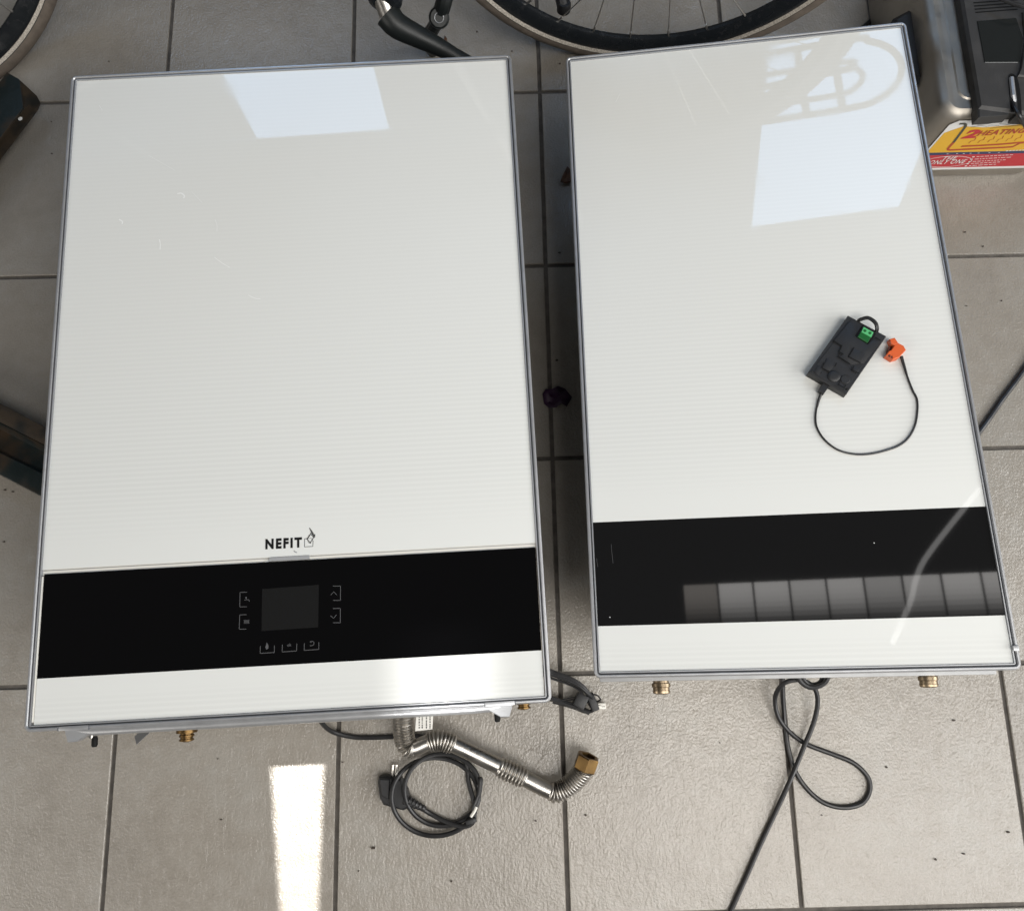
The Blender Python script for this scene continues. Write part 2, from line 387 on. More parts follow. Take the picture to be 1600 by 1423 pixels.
# ---- wide boiler
RL = unit_root(UL, 'boiler'); TL = ptf(UL); w, l = UL['w'], UL['l']
tag(RL, 'wide white glass-fronted boiler with the dark display panel, lying on its back', 'boiler', 'boilers lying on the tiled floor')
body(UL, RL, .06, .07, .06, .05)
fr = MB().frame(w, l, FRAME_PROF).build('front_frame', 'alu', RL, tf=TL)
MB().frame(w, l, GROOVE_PROF).build('gasket', 'groove', fr)
MB().frame(w, l, LIP_PROF).build('inner_lip', 'alu_dull', fr)
# y of the printed band and of the door gap, read along the middle of the unit
yg1 = (pp(UL, 63, 890, GZ).y + pp(UL, 836, 848, GZ).y) / 2; yb1 = (pp(UL, 62, 898, GZ).y + pp(UL, 838, 853, GZ).y) / 2
yb0 = (pp(UL, 54, 1060, GZ).y + pp(UL, 847, 1016, GZ).y) / 2
xl, xr = -w / 2 + IN, w / 2 - IN
def slab(x0, x1, y0, y1, z1=GZ, t=.004): return MB().box(((x0 + x1) / 2, (y0 + y1) / 2, z1 - t / 2), (x1 - x0, y1 - y0, t))
up_l = slab(xl, xr, yg1, l / 2 - IN).build('upper_front_glass', panel_mat('printed_white_glass', yb1), RL, tf=TL, smooth=False)
gm = MB().box((0, (yg1 + yb1) / 2 - .0005, -.0058), (xr - xl, yg1 - yb1 + .003, .0015)); gs = gm.build('door_gap', 'lip', RL, tf=TL, smooth=False)
MB().box((0, yg1 - .0012, -.0047), (xr - xl, .0008, .0008)).build('gap_edge', 'alu_dull', gs)
# latch plate in the gap
la = MB(); a = pp(UL, 419, 874, -.002); c = pp(UL, 483, 871, -.002)
la.prism([(a.x, yb1 + .0002), (c.x, yb1 + .0002), (c.x, yb1 + .0046), (a.x + .0015, yb1 + .0046)], -.006, -.0020)
la.build('latch_plate', 'casing', RL, tf=TL)
dl, dr = xl + .0026, xr - .0008
slab(dl, dr, yb0, yb1 - .0006).build('black_control_glass', 'blackglass', RL, tf=TL, smooth=False)
slab(dl, dr, -l / 2 + IN, yb0).build('lower_front_glass', panel_mat('printed_white_glass_low', yb0, LOWR), RL, tf=TL, smooth=False)
mb = MB()
mb.box(((xl + dl) / 2 - .0002, (yb1 - l / 2 + IN) / 2, -.004), (.0018, yb1 + l / 2 - IN - .006, .004))
mb.build('door_edge_trim', 'lip', RL, tf=TL, bevel=.0005)
# display and touch marks
DZ = GZ + .00025
def z8(x, y, dz=DZ): return pp(UL, 340 + x / 5.93, 800 + y / 5.93, dz)
dm = MB(); dm.add([z8(*q) for q in ((413, 712), (407, 1100), (932, 1065), (938, 672))], [(0, 1, 2, 3)])
dm.build('display', 'screen', RL, tf=TL, smooth=False)
LW = .0007
def mark(name, strokes, lw=LW, fills=(), m='mark', Z=None):
    b = MB()
    for st in strokes: b.ribbon([z8(*q) for q in st], lw, DZ)
    for fp in fills: b.add([z8(*q) for q in fp], [tuple(range(len(fp)))])
    return b.build(name, m, RL, tf=TL, smooth=False, fix=False)
def ring(cx, cy, r, n=10): return [(cx + r * math.cos(2 * PI * k / n), cy - r * math.sin(2 * PI * k / n)) for k in range(n)]
mark('tap_touch_button', [[(272, 740), (208, 742)], [(208, 740), (205, 877)], [(203, 876), (270, 875)], [(248, 814), (275, 810), (290, 812), (295, 826)]], fills=[ring(264, 791, 8), [(262, 795), (262, 815), (270, 815), (270, 795)]])
mark('radiator_touch_button', [[(268, 948), (205, 950)], [(205, 948), (200, 1084)], [(198, 1083), (266, 1082)]] + [[(x, 996), (x, 1032)] for x in (248, 258, 268, 278, 288)] + [[(242, 1000), (294, 998)], [(242, 1029), (294, 1027)]])
mark('up_touch_button', [[(1068, 684), (1140, 684)], [(1139, 683), (1138, 818)], [(1138, 816), (1070, 816)], [(1048, 768), (1076, 736), (1104, 766)]])
mark('down_touch_button', [[(1068, 891), (1138, 890)], [(1137, 889), (1137, 1025)], [(1137, 1023), (1070, 1023)], [(1046, 958), (1074, 982), (1102, 950)]])
mark('flame_touch_button', [[(396, 1240), (394, 1308)], [(394, 1307), (526, 1298)], [(526, 1299), (526, 1234)]], fills=[[(455, 1205), (448, 1232), (442, 1250), (452, 1272), (470, 1262), (472, 1240), (466, 1222)]])
okb = mark('ok_touch_button', [[(600, 1226), (598, 1294)], [(598, 1293), (732, 1284)], [(732, 1285), (734, 1216)]])
tm = MB(); put_text(tm, 'ok', z8(646, 1243), z8(684, 1240), .0034, DZ, offset=.01); tm.build('ok_lettering', 'mark', okb, smooth=False, fix=False)
mark('back_touch_button', [[(804, 1214), (802, 1280)], [(802, 1279), (938, 1270)], [(938, 1271), (938, 1204)], [(858, 1200), (880, 1194), (894, 1208), (890, 1226), (872, 1236), (854, 1236)]], fills=[[(852, 1200), (868, 1190), (868, 1210)]])
# maker's lettering and flame emblem
tm = MB(); put_text(tm, 'NEFIT', z8(442, 338), z8(782, 320), .0116, DZ, offset=.055, space=1.32)
tm.build('maker_lettering', 'print', RL, tf=TL, smooth=False, fix=False)
em = MB()
for st in ([(830, 245), (806, 246)], [(807, 244), (805, 322)], [(803, 321), (884, 317)], [(882, 318), (885, 262)]): em.ribbon([z8(*q) for q in st], .0006, DZ)
random.seed(3)
for (x, y0, y1) in ((853, 144, 158), (860, 152, 176), (867, 162, 196), (874, 170, 212), (881, 180, 226), (888, 192, 240), (895, 204, 240), (902, 206, 232), (868, 206, 216), (861, 194, 210), (854, 206, 224), (847, 212, 232), (840, 222, 246), (834, 236, 262), (828, 240, 252), (840, 256, 276), (848, 266, 286), (856, 276, 288), (862, 270, 292), (870, 258, 274), (878, 246, 264), (884, 238, 252), (850, 240, 246), (862, 238, 243), (872, 242, 246)):
    em.ribbon([z8(x, y0), z8(x - 1, y1)], .00075, DZ)
em.build('flame_emblem', 'print', RL, tf=TL, smooth=False, fix=False)
# scuffs on the glass
def scuff(name, pts, wdt, m='scuff', U=UL, R=RL, tf=TL):
    P = spline([pp(U, u, v, GZ + .00015) for u, v in pts], 4); b = MB(); b.ribbon(P, wdt * .8, GZ + .00015)
    return b.build(name, m, R, tf=tf, smooth=False, fix=False)
for pts, wd_ in (([(277, 303), (283, 302), (288, 306), (287, 310)], .0022), ([(249, 374), (250.5, 382), (250, 390)], .0018), ([(335, 402), (347, 411), (359, 418)], .0011), ([(388, 461), (398, 466), (407, 467)], .0009),
                 ([(336, 343), (339, 352), (339, 362)], .0007), ([(186, 343), (191, 346), (191, 350)], .0022), ([(155, 165), (160, 173)], .0008), ([(300, 300), (316, 317)], .0005), ([(232, 243), (274, 267)], .0004)):
    scuff('scuff', pts, wd_)
scuff('smear', [(459, 860), (461, 862), (464, 863)], .0014, 'alu_dull')
scuff('smear', [(491, 269), (497, 273), (503, 277)], .0006, 'scuffg')
# hinge rail, brackets, screws along the lower edge
def plp(u, v, dz): return pp(UL, u, v, dz)
rb = MB(); a = plp(122, 1141, -.012); c = plp(782, 1107, -.012)
rb.tube([(a.x, -l / 2 - .0015, -.013), (a.x + .02, -l / 2 - .0030, -.012), (c.x - .03, -l / 2 - .0030, -.012), (c.x, -l / 2 - .002, -.013)], .0056, 14)
rb.build('hinge_rail', 'alu', RL, tf=TL)
for nm, u, v, s in (('a', 113, 1144, 1), ('b', 787, 1104, -1)):
    p = plp(u, v, -.006); b = MB(); sx = s
    poly = [(p.x - .012 * sx, -l / 2 + .004), (p.x + .020 * sx, -l / 2 + .004), (p.x + .020 * sx, -l / 2 - .004), (p.x + .004 * sx, -l / 2 - .014), (p.x - .006 * sx, -l / 2 - .014)]
    if sx < 0: poly = poly[::-1]
    b.prism(poly, -.022, -.0075, bev=.001); hb = b.build('hinge_bracket', 'alu_dull', RL, tf=TL)
    b = MB(); b.box((p.x + .004 * sx, -l / 2 + .0022, -.0010), (.034, .0048, .0022)); b.build('hinge_cover', 'alu', hb, bevel=.0005)
    for k in (-1, 1):
        b = MB(); b.box((p.x + .004 * sx + k * .0176, -l / 2 + .0022, -.0008), (.0009, .0052, .0022)); b.build('joint_line', 'groove', hb)
for u, v in ((148, 1158), (777, 1119)):
    p = plp(u, v, -.02); b = MB(); b.lathe([(0, .006), (.0025, .006), (.0035, .004), (.0035, -.003), (.0025, -.006), (0, -.006)], 10, Matrix.Translation(p) @ Matrix.Rotation(PI / 2, 4, 'X')); b.build('screw', 'print', RL, tf=TL)
    b = MB(); b.lathe([(0, .003), (.003, .003), (.003, -.002), (0, -.002)], 10, Matrix.Translation(p + Vector((-.004, .007, 0))) @ Matrix.Rotation(PI / 2, 4, 'X')); b.build('washer', 'steel', RL, tf=TL)
# brass unions poking out below
def brass(u, v, s, dz, R, U, tf):
    p = pp(U, u, v, dz); rot = Matrix.Rotation(PI / 2, 4, 'X'); b = MB()
    b.lathe([(0, -.03), (.0125 * s, -.03), (.0125 * s, 0), (.0145 * s, .001), (.0145 * s, .006), (.009 * s, .0065), (.009 * s, .008), (.0105 * s, .0085), (.0105 * s, .0105), (.0085 * s, .011), (.0085 * s, .013), (.010 * s, .0135), (.010 * s, .0155), (.004 * s, .017), (0, .017)], 18, Matrix.Translation(p + Vector((0, .006, 0))) @ rot)
    return b.build('brass_union', 'brass', R, tf=tf)
brass(292, 1144, .85, -.07, RL, UL, TL); brass(818, 1094, .8, -.07, RL, UL, TL)
b = MB(); b.box((0, 0, 0), (.02, .0003, .014)); q = plp(222, 1147, -.05)
b.build('foil_tab', 'alu_dull', RL, tf=TL @ Matrix.Translation(q) @ Matrix.Rotation(.7, 4, 'Z') @ Matrix.Rotation(.9, 4, 'X'))

# ---- narrow boiler
RR = unit_root(UR, 'boiler'); TR = ptf(UR); w, l = UR['w'], UR['l']
tag(RR, 'narrow white glass-fronted boiler with plain black band, a small black module lying on it', 'boiler', 'boilers lying on the tiled floor')
body(UR, RR, .075, .03, .06, .03)
fr = MB().frame(w, l, FRAME_PROF).build('front_frame', 'alu', RR, tf=TR)
MB().frame(w, l, GROOVE_PROF).build('gasket', 'groove', fr)
MB().frame(w, l, LIP_PROF).build('inner_lip', 'alu_dull', fr)
yb1 = (pp(UR, 922, 815, GZ).y + pp(UR, 1545, 792, GZ).y) / 2; yb0 = (pp(UR, 930, 978, GZ).y + pp(UR, 1576, 961, GZ).y) / 2
xl, xr = -w / 2 + IN, w / 2 - IN
slab(xl, xr, yb1, l / 2 - IN).build('upper_front_glass', panel_mat('printed_white_glass_b', yb1), RR, tf=TR, smooth=False)
slab(xl, xr, yb0, yb1).build('black_glass_band', 'blackglass2', RR, tf=TR, smooth=False)
slab(xl, xr, -l / 2 + IN, yb0).build('lower_front_glass', panel_mat('printed_white_glass_c', yb0, LOWR), RR, tf=TR, smooth=False)
b = MB(); b.box((-.004, -l / 2 + .006, -.040), (w - .02, .022, .018)); b.build('lower_casing_strip', 'casing', RR, tf=TR, bevel=.002)
b = MB(); b.box((w / 2 + .0035, .06, -.030), (.014, .56, .012)); b.build('side_rail', 'white_p', RR, tf=TR, bevel=.003)
for u, v in ((1033, 1064), (1452, 1053)):
    p = pp(UR, u, v, -.045); b = MB()
    b.lathe([(0, -.020), (.0095, -.020), (.0095, 0), (.0112, .0008), (.0112, .0048), (.0100, .0056), (.0100, .0088), (.0106, .0094), (.0102, .0120), (.0075, .0132), (0, .0132)], 22, Matrix.Translation(p + Vector((0, -.002, -.006))) @ Matrix.Rotation(PI / 2, 4, 'X') @ Matrix.Diagonal((1, .75, 1, 1)))
    cl = b.build('latch_clip', 'nickel', RR, tf=TR)
    b = MB(); b.tube([(p.x - .006, p.y + .004, -.040), (p.x + .016, p.y + .004, -.040)], .0022, 8); b.build('clip_pin', 'steel', cl)
p = pp(UR, 1592, 1012, 0); b = MB(); b.box((w / 2 - .004, p.y, .0005), (.006, .006, .003)); b.build('corner_clip', 'alu', RR, tf=TR, bevel=.001)
for u, v in ((1366, 848), (953, 964), (1387, 223), (1272, 565), (1380, 690)):
    p = pp(UR, u, v, GZ + .0002); b = MB(); b.add([p + Vector((.0007 * math.cos(t), .0007 * math.sin(t), 0)) for t in (0, 1, 2.2, 3.1, 4.2, 5.3)], [tuple(range(6))])
    b.build('dust_speck', 'scuffg', RR, tf=TR, smooth=False, fix=False)
scuff('scratch', [(955, 850), (956, 862), (958, 880)], .0004, 'mark', UR, RR, TR)
scuff('scratch', [(932, 872), (934, 885)], .0004, 'mark', UR, RR, TR)
scuff('scratch', [(968, 148), (962, 160)], .0006, 'scuff', UR, RR, TR)

# ------------------------------------------------------------------ small module lying on the narrow boiler
def z6(x, y, dz=0.0): return pp(UR, 1220 + x / 5.08, 460 + y / 5.08, dz)
base = UR['M'] @ z6(530, 480, GZ)
RM = empty('control_module', base); MW = Matrix.Translation(-base) @ UR['M']      # front coordinates -> module coordinates
tag(RM, 'small black module box with green terminal, thin lead and orange plug on white glass', 'module')
Z0 = GZ + .0003; ZB = GZ + .0125
mb = MB(); c = [z6(*q, ZB) for q in ((215, 620), (520, 795), (840, 330), (535, 165))]
mb.prism([(p.x, p.y) for p in c], Z0, ZB, bev=.0013); case = mb.build('case', 'plastic', RM, tf=MW)
mb = MB(); c = [z6(*q, ZB + .0006) for q in ((240, 612), (505, 765), (812, 336), (560, 200))]
mb.prism([(p.x, p.y) for p in c], ZB - .001, ZB + .0006, bev=.0004); mb.build('cover_plate', 'plastic', case)
ZC = ZB + .0006
for st in ([(415, 372), (482, 412), (460, 458), (492, 478)], [(448, 492), (545, 556)], [(455, 488), (465, 470)], [(578, 425), (535, 498), (630, 548)], [(345, 545), (322, 588), (380, 616)], [(440, 548), (425, 575)], [(578, 570), (562, 602), (616, 630)], [(470, 680), (455, 720), (500, 745), (512, 722)], [(745, 345), (790, 372)]):
    mb = MB(); mb.ribbon([z6(*q, ZC) for q in st], .0013, ZC + .0021); mb.build('step_shade_line', 'print', case, smooth=False, fix=False)  # flat dark ribbons draw the shade along the moulded steps
for hgt_, poly in ((.0010, [(545, 215), (600, 240), (590, 330), (690, 398), (750, 345), (795, 372), (660, 545), (560, 556), (452, 494), (492, 478), (460, 458), (482, 412), (418, 372)]), (.0018, [(578, 425), (535, 498), (628, 548), (672, 472)]), (.0010, [(372, 505), (326, 585), (382, 616), (440, 548)]), (.0012, [(580, 572), (562, 602), (600, 625), (622, 592)]), (.0008, [(300, 560), (262, 614), (300, 640), (338, 586)])):
    c = [z6(*q, ZC + hgt_) for q in poly]; mb = MB(); mb.prism([(p.x, p.y) for p in c][::-1], ZC - .001, ZC + hgt_); mb.build('raised_step', 'plastic', case, bevel=.0003)
def disc(cx, cy, r, h, name, m, par, dome=False, dz=ZC):
    p = z6(cx, cy, dz + h); q = z6(cx + r, cy, dz + h); R = (q - p).length; b = MB()
    prof = [(R, -.002), (R, h - .0006), (R - .0006, h), (0, h)] if not dome else [(R, -.002), (R, h * .5), (R * .85, h * .85), (R * .5, h), (0, h * 1.02)]
    b.lathe(prof, 24, Matrix.Translation((p.x, p.y, dz))); return b.build(name, m, par)
disc(425, 645, 50, .0022, 'push_button', 'plastic', case, True); disc(513, 673, 38, .0012, 'small_cap', 'plastic', case)
for x, y in ((318, 618), (522, 750), (735, 385)): disc(x, y, 11, .0002, 'screw_hole', 'print', case)
tbk = MB(); c = [z6(*q, ZC + .003) for q in ((612, 335), (690, 382), (738, 300), (657, 255))]
tbk.prism([(p.x, p.y) for p in c], ZC - .003, ZC + .003, bev=.0006); tk = tbk.build('terminal_block', 'green', RM, tf=MW)
tbk = MB(); c = [z6(*q, ZC + .0042) for q in ((640, 298), (718, 340), (736, 300), (658, 256))]
tbk.prism([(p.x, p.y) for p in c], ZC + .0028, ZC + .0042, bev=.0004); tbk.build('terminal_top', 'green_l', tk)
for x, y in ((668, 288), (708, 306)): disc(x, y, 15, .0003, 'terminal_screw', 'green', tk, dz=ZC + .0042)
mb = MB(); c = [z6(*q, ZC + .0008) for q in ((596, 330), (690, 392), (752, 312), (650, 246))]; P = c + [c[0]]
for i in range(4): mb.ribbon([P[i], P[i + 1]], .0016, ZC + .0004)
mb.build('terminal_recess_edge', 'print', case, smooth=False, fix=False)
for k, off in enumerate((0, 13)):
    pts = [(612 + off, 212, ZB - .001), (622 + off, 198 + off * .5, ZB + .003), (690 + off * .3, 180 + off, ZB + .006), (750 - off * .5, 215 + off, ZB + .006), (770 - off, 262 + off * .4, ZB + .004), (766 - off, 300, ZB - .001)]
    MB().tube(spline([z6(x, y, z) for x, y, z in pts], 6), .0014, 8).build('jumper_wire', 'rubber', RM, tf=MW)
mb = MB(); c = [z6(*q, GZ + .009) for q in ((300, 762), (342, 790), (395, 715), (342, 685))]
mb.prism([(p.x, p.y) for p in c], GZ + .002, GZ + .009, bev=.001); mb.build('lead_plug', 'plastic', RM, tf=MW)
lead = [(322, 775, .005), (306, 815, .003), (290, 875, .0016), (276, 960, .0016), (285, 1050, .0016), (338, 1142, .0016), (430, 1220, .0016), (530, 1258, .0016), (650, 1270, .0016), (780, 1252, .0016), (925, 1205, .0016), (1010, 1140, .0016), (1065, 1040, .0016), (1085, 920, .0016), (1080, 830, .0016), (1045, 758, .0016), (1000, 640, .0022), (955, 490, .005)]
ld = MB().tube(spline([z6(x, y, GZ + z) for x, y, z in lead], 6), .00125, 8).build('lead', 'rubber', RM, tf=MW)
MB().tube([z6(x, y, GZ + z) for x, y, z in ((322, 778, .0045), (300, 840, .0022), (288, 890, .0018))], lambda i, t: .0020 - .0006 * t, 8).build('lead_sleeve', 'rubber', ld)
MB().tube([z6(x, y, GZ + z) for x, y, z in ((955, 490, .005), (975, 555, .003), (1000, 640, .0022))], lambda i, t: .0022 - .0008 * t, 8).build('lead_sleeve', 'rubber', ld)
mb = MB(); zo = GZ + .011
for poly in ([(940, 500), (995, 440), (975, 405), (935, 385), (905, 400), (872, 448), (890, 515)], [(905, 404), (936, 386), (905, 342), (862, 354), (880, 392)], [(890, 515), (882, 440), (862, 444), (838, 480)]):
    c = [z6(*q, zo) for q in poly]; mb.prism([(p.x, p.y) for p in c][::1], Z0, zo, bev=.0008)
op = mb.build('orange_plug', 'orange', RM, tf=MW)
for poly in ([(852, 492), (866, 500), (872, 482), (858, 474)], [(872, 504), (884, 510), (889, 492), (877, 486)], [(858, 378), (872, 372), (866, 360), (853, 366)]):
    b = MB(); b.add([z6(*q, zo + .0003) for q in poly], [(0, 1, 2, 3)]); b.build('contact_hole', 'orange_d', op, smooth=False, fix=False)
b = MB(); c = [z6(*q, zo - .004) for q in ((845, 470), (872, 418), (860, 408), (850, 440))]; b.prism([(p.x, p.y) for p in c], Z0, zo - .004); b.build('plug_wire_end', 'orange_d', op)

# ------------------------------------------------------------------ corrugated gas pipe with brass nut
def z2(x, y, z): return px(480 + x / 3.2, 1060 + y / 3.2, z)
Bp = z2(700, 330, 0); RP = empty('corrugated_pipe', (Bp.x, Bp.y, 0)); off = Vector((Bp.x, Bp.y, 0))
tag(RP, 'bent stainless pipe with corrugated bends and brass hex nut below the wide boiler', 'pipe')
def rel(P, o=off): return [p - o for p in P]
def path_resample(P, n):
    P = [Vector(p) for p in P]; d = [0]
    for i in range(1, len(P)): d.append(d[-1] + (P[i] - P[i - 1]).length)
    out = []; j = 0
    for k in range(n):
        s = d[-1] * k / (n - 1)
        while j < len(P) - 2 and d[j + 1] < s: j += 1
        t = (s - d[j]) / max(d[j + 1] - d[j], 1e-9); out.append(P[j].lerp(P[j + 1], min(max(t, 0), 1)))
    return out, d[-1]
key = [(478, 120, .070), (480, 205, .062), (482, 262, .056), (494, 325, .050), (530, 348, .048), (600, 320, .046), (662, 306, .045), (735, 330, .042), (850, 384, .036), (955, 435, .032), (1090, 500, .027), (1212, 560, .024), (1262, 562, .024), (1316, 530, .026), (1372, 470, .032), (1392, 436, .036)]
full = spline([z2(*k) for k in key], 12)
def section(i0, i1): return full[i0 * 12:i1 * 12 + 1]
RT, RC0, RC1 = .0114, .0114, .0150
def straight(i0, i1, name='straight_tube'):
    P, L = path_resample(section(i0, i1), 14); MB().tube(rel(P), RT, 20).build(name, 'steel', RP)
def bellows(i0, i1, nper=None):
    P, L = path_resample(section(i0, i1), 2); n = nper or max(5, round(L / .0044)); P, L = path_resample(section(i0, i1), n * 8 + 1)
    def rf(i, t):
        ph = (i % 8) / 8 * 2 * PI; env = min(1, t * n * 1.0, (1 - t) * n * 1.0); c = .5 - .5 * math.cos(ph)
        return RT + (RC1 - RT) * (c ** .55) * env + .0002
    MB().tube(rel(P), rf, 20).build('corrugated_section', 'steel', RP)
bellows(0, 4); straight(4, 5); bellows(5, 7); straight(7, 9); bellows(9, 10, 8); straight(10, 11); bellows(11, 15)
pe = z2(1386, 446, .035); pt = z2(1412, 372, .039); ax = (pt - pe).normalized()
nm_ = ax.to_track_quat('Z', 'Y').to_matrix().to_4x4(); nl = .0205; b = MB()
hexp = []
for k in range(6):
    a_ = PI / 6 + k * PI / 3; hexp.append((math.cos(a_), math.sin(a_)))
ri, ro = .0110, .0170
vs = []
for (r_, zz) in ((ri * 1.0, 0), (ro * .94, 0), (ro, .0015), (ro, nl - .0015), (ro * .94, nl), (ri, nl), (ri, .004)):
    vs += [Vector((r_ * x, r_ * y, zz)) for x, y in hexp]
b.add([nm_ @ v for v in vs], [(i * 6 + j, i * 6 + (j + 1) % 6, (i + 1) * 6 + (j + 1) % 6, (i + 1) * 6 + j) for i in range(6) for j in range(6)])
b.add([nm_ @ Vector((ri * x, ri * y, .004)) for x, y in hexp], [tuple(range(6))])
b.build('hex_nut', 'brass', RP, tf=Matrix.Translation(pe - off - ax * .002), angle=20)

# paper tag
b = MB(); q = [z2(x, y, .07) for x, y in ((548, 150), (632, 150), (626, 252), (540, 262))]; b.add(q, [(0, 3, 2, 1)])
c0 = sum(q, Vector()) / 4; RT_ = MB().add([p - c0 for p in q] + [p - c0 + Vector((0, 0, .0004)) for p in q], [(0, 1, 2, 3), (4, 7, 6, 5), (0, 4, 5, 1), (1, 5, 6, 2), (2, 6, 7, 3), (3, 7, 4, 0)]).build('paper_tag', 'paper', smooth=False, tf=Matrix.Translation(c0))
tag(RT_, 'small white printed paper tag beside the corrugated pipe', 'tag')
b = MB(); random.seed(5)
for x in (560, 575, 596, 614):
    y = 248
    while y > 165:
        ln_ = random.uniform(4, 11); b.ribbon([z2(x, y, .0706) - c0, z2(x + .5, y - ln_, .0706) - c0], .0016, .0007); y -= ln_ + random.choice((2, 2, 5))
b.build('printed_lines', 'ink', RT_, smooth=False, fix=False)

# ------------------------------------------------------------------ cords
def cord(name, pts, r, label, m='rubber', cat='cord', n=10):
    P = spline(pts, n); c = Vector((P[0].x, P[0].y, 0)); root = MB().tube([p - c for p in P], r, 10).build(name, m, tf=Matrix.Translation(c))
    return tag(root, label, cat), c
# coiled mains lead with plug
CR = .0034
o0 = z2(650, 580, 0); RCo = empty('power_cord', (o0.x, o0.y, 0)); oc = Vector((o0.x, o0.y, 0))
tag(RCo, 'coiled black mains lead with angled plug below the wide boiler', 'cord')
pts = [z2(x, y, z) for x, y, z in ((60, 200, .05), (90, 240, .03), (140, 270, .012), (230, 291, CR), (330, 294, CR), (450, 289, CR), (560, 288, CR), (680, 310, CR), (770, 372, CR), (800, 440, CR), (806, 510, .006), (830, 600, .0105), (840, 660, .011))]
def arc(cx, cy, rx, ry, a0, a1, z0, z1, n=12, lift=.019):
    return [z2(cx + rx * math.cos(math.radians(a0 + (a1 - a0) * k / n)), cy + ry * math.sin(math.radians(a0 + (a1 - a0) * k / n)), z0 + (z1 - z0) * k / n + lift * max(0, -math.cos(math.radians(a0 + (a1 - a0) * k / n) - .35)) ** 2) for k in range(n + 1)]
main = [pts[k] for k in range(len(pts))]
coil1 = arc(640, 590, 218, 195, 20, 360, .010, CR, 22)          # outer loop
coil2 = arc(676, 556, 190, 180, 8, 350, .0045, .010, 22)           # inner loop
tail = [z2(x, y, z) for x, y, z in ((868, 500, .0155), (860, 570, .016), (835, 640, .016), (832, 712, .014), (780, 738, .012), (700, 716, .009), (620, 676, .007), (575, 648, .011))]
for P in (main + coil1[1:] + coil2[1:] + tail,):
    cb = MB().tube(rel(spline(P, 6), oc), CR, 10).build('cable', 'rubber', RCo)
a_ = z2(590, 652, .011); b_ = z2(485, 600, .014); dv = (b_ - a_).normalized(); P, L_ = path_resample([a_, b_], 25)
MB().tube(rel(P, oc), lambda i, t: (.0044 + .0042 * t) * (1.0 if (i // 2) % 2 else .86), 12).build('strain_relief', 'rubber', RCo)
pl = MB(); c = [z2(x, y, .019) for x, y in ((352, 520), (362, 600), (380, 632), (480, 660), (520, 640), (500, 560), (470, 500), (398, 488), (358, 490))]
c = [(p.x - oc.x, p.y - oc.y) for p in c]; pl.prism(c[::-1] if False else c, 0.0012, .019, bev=.003); pg = pl.build('plug', 'plastic', RCo, bevel=0)
c = [z2(x, y, .024) for x, y in ((360, 498), (372, 590), (408, 606), (412, 500))]; pl = MB(); pl.prism([(p.x - oc.x, p.y - oc.y) for p in c], .010, .024, bev=.002); pl.build('plug_face', 'plastic', pg)
for x in (424, 442):
    b = MB(); b.tube(rel([z2(x, 508, .010), z2(x + 6, 428, .012)], oc), .0024, 10); b.build('plug_pin', 'steel', pg)
b = MB(); b.tube(rel([z2(818, 690, .020), z2(838, 660, .019), z2(846, 640, .018)], oc), .0022, 8); b.build('wire_tie', 'white_p', RCo)
b = MB(); b.box((0, 0, 0), (.016, .006, .004)); q = z2(820, 712, .020) - oc; b.build('tie_block', 'plastic', RCo, tf=Matrix.Translation(q) @ Matrix.Rotation(.3, 4, 'Z'), bevel=.001)

# wire harness between the boilers
def z3(x, y, z): return px(740 + x / 6.667, 1000 + y / 6.667, z)
o3 = z3(1100, 620, 0); RH = empty('wire_harness', (o3.x, o3.y, 0)); oh = Vector((o3.x, o3.y, 0))
tag(RH, 'short black wire bundle with white connector poking out between the boilers', 'wires')
def hw(name, pts, r, m='rubber', k=8): return MB().tube(rel(spline([z3(*p) for p in pts], 6), oh), r, k).build(name, m, RH)
for dx, dy, r in ((0, 0, .0030), (6, 26, .0024), (-4, -20, .0020)):
    hw('sleeve', [(700 + dx, 280 + dy, .06), (805 + dx, 332 + dy, .05), (940 + dx, 380 + dy, .045), (1070 + dx, 440 + dy, .04), (1170 + dx, 520 + dy, .034), (1230 + dx * 2, 600 + dy * .5, .026), (1262 + dx, 690 + dy * .4, .016)], r)
hw('wire', [(700, 350, .05), (810, 395, .042), (960, 445, .036), (1090, 510, .032), (1160, 590, .026), (1220, 690, .018), (1250, 730, .012)], .0018)
hw('sleeve', [(720, 590, .03), (825, 610, .024), (930, 646, .018), (1060, 690, .014), (1160, 730, .012), (1205, 752, .011)], .0038)
hw('sleeve', [(825, 640, .012), (930, 664, .010), (1060, 704, .008), (1180, 745, .008), (1270, 715, .012)], .0028)
hw('wire', [(925, 620, .022), (980, 604, .022), (1060, 590, .024)], .0010); hw('wire', [(930, 636, .02), (1000, 622, .021), (1070, 612, .022)], .0010); hw('wire', [(940, 640, .02), (1010, 650, .018), (1090, 660, .016)], .0010)
hw('wire', [(1240, 560, .03), (1290, 575, .03), (1322, 612, .028), (1300, 632, .022), (1270, 640, .018)], .0011)
hw('wire', [(1262, 690, .02), (1300, 690, .016), (1330, 690, .013)], .0016, 'white_p')
b = MB(); q = z3(1115, 625, .02) - oh; b.box((0, 0, 0), (.018, .020, .022)); b.build('black_connector', 'plastic', RH, tf=Matrix.Translation(q) @ Matrix.Rotation(-.5, 4, 'Z'), bevel=.003)
b = MB(); q = z3(1240, 640, .022) - oh; b.box((0, 0, 0), (.011, .026, .014)); b.build('black_clip', 'plastic', RH, tf=Matrix.Translation(q) @ Matrix.Rotation(.35, 4, 'Z'), bevel=.002)
b = MB(); q = z3(1334, 682, .008) - oh; b.box((0, 0, 0), (.0115, .0085, .010)); wc = b.build('white_connector', 'white_p', RH, tf=Matrix.Translation(q), bevel=.0008)
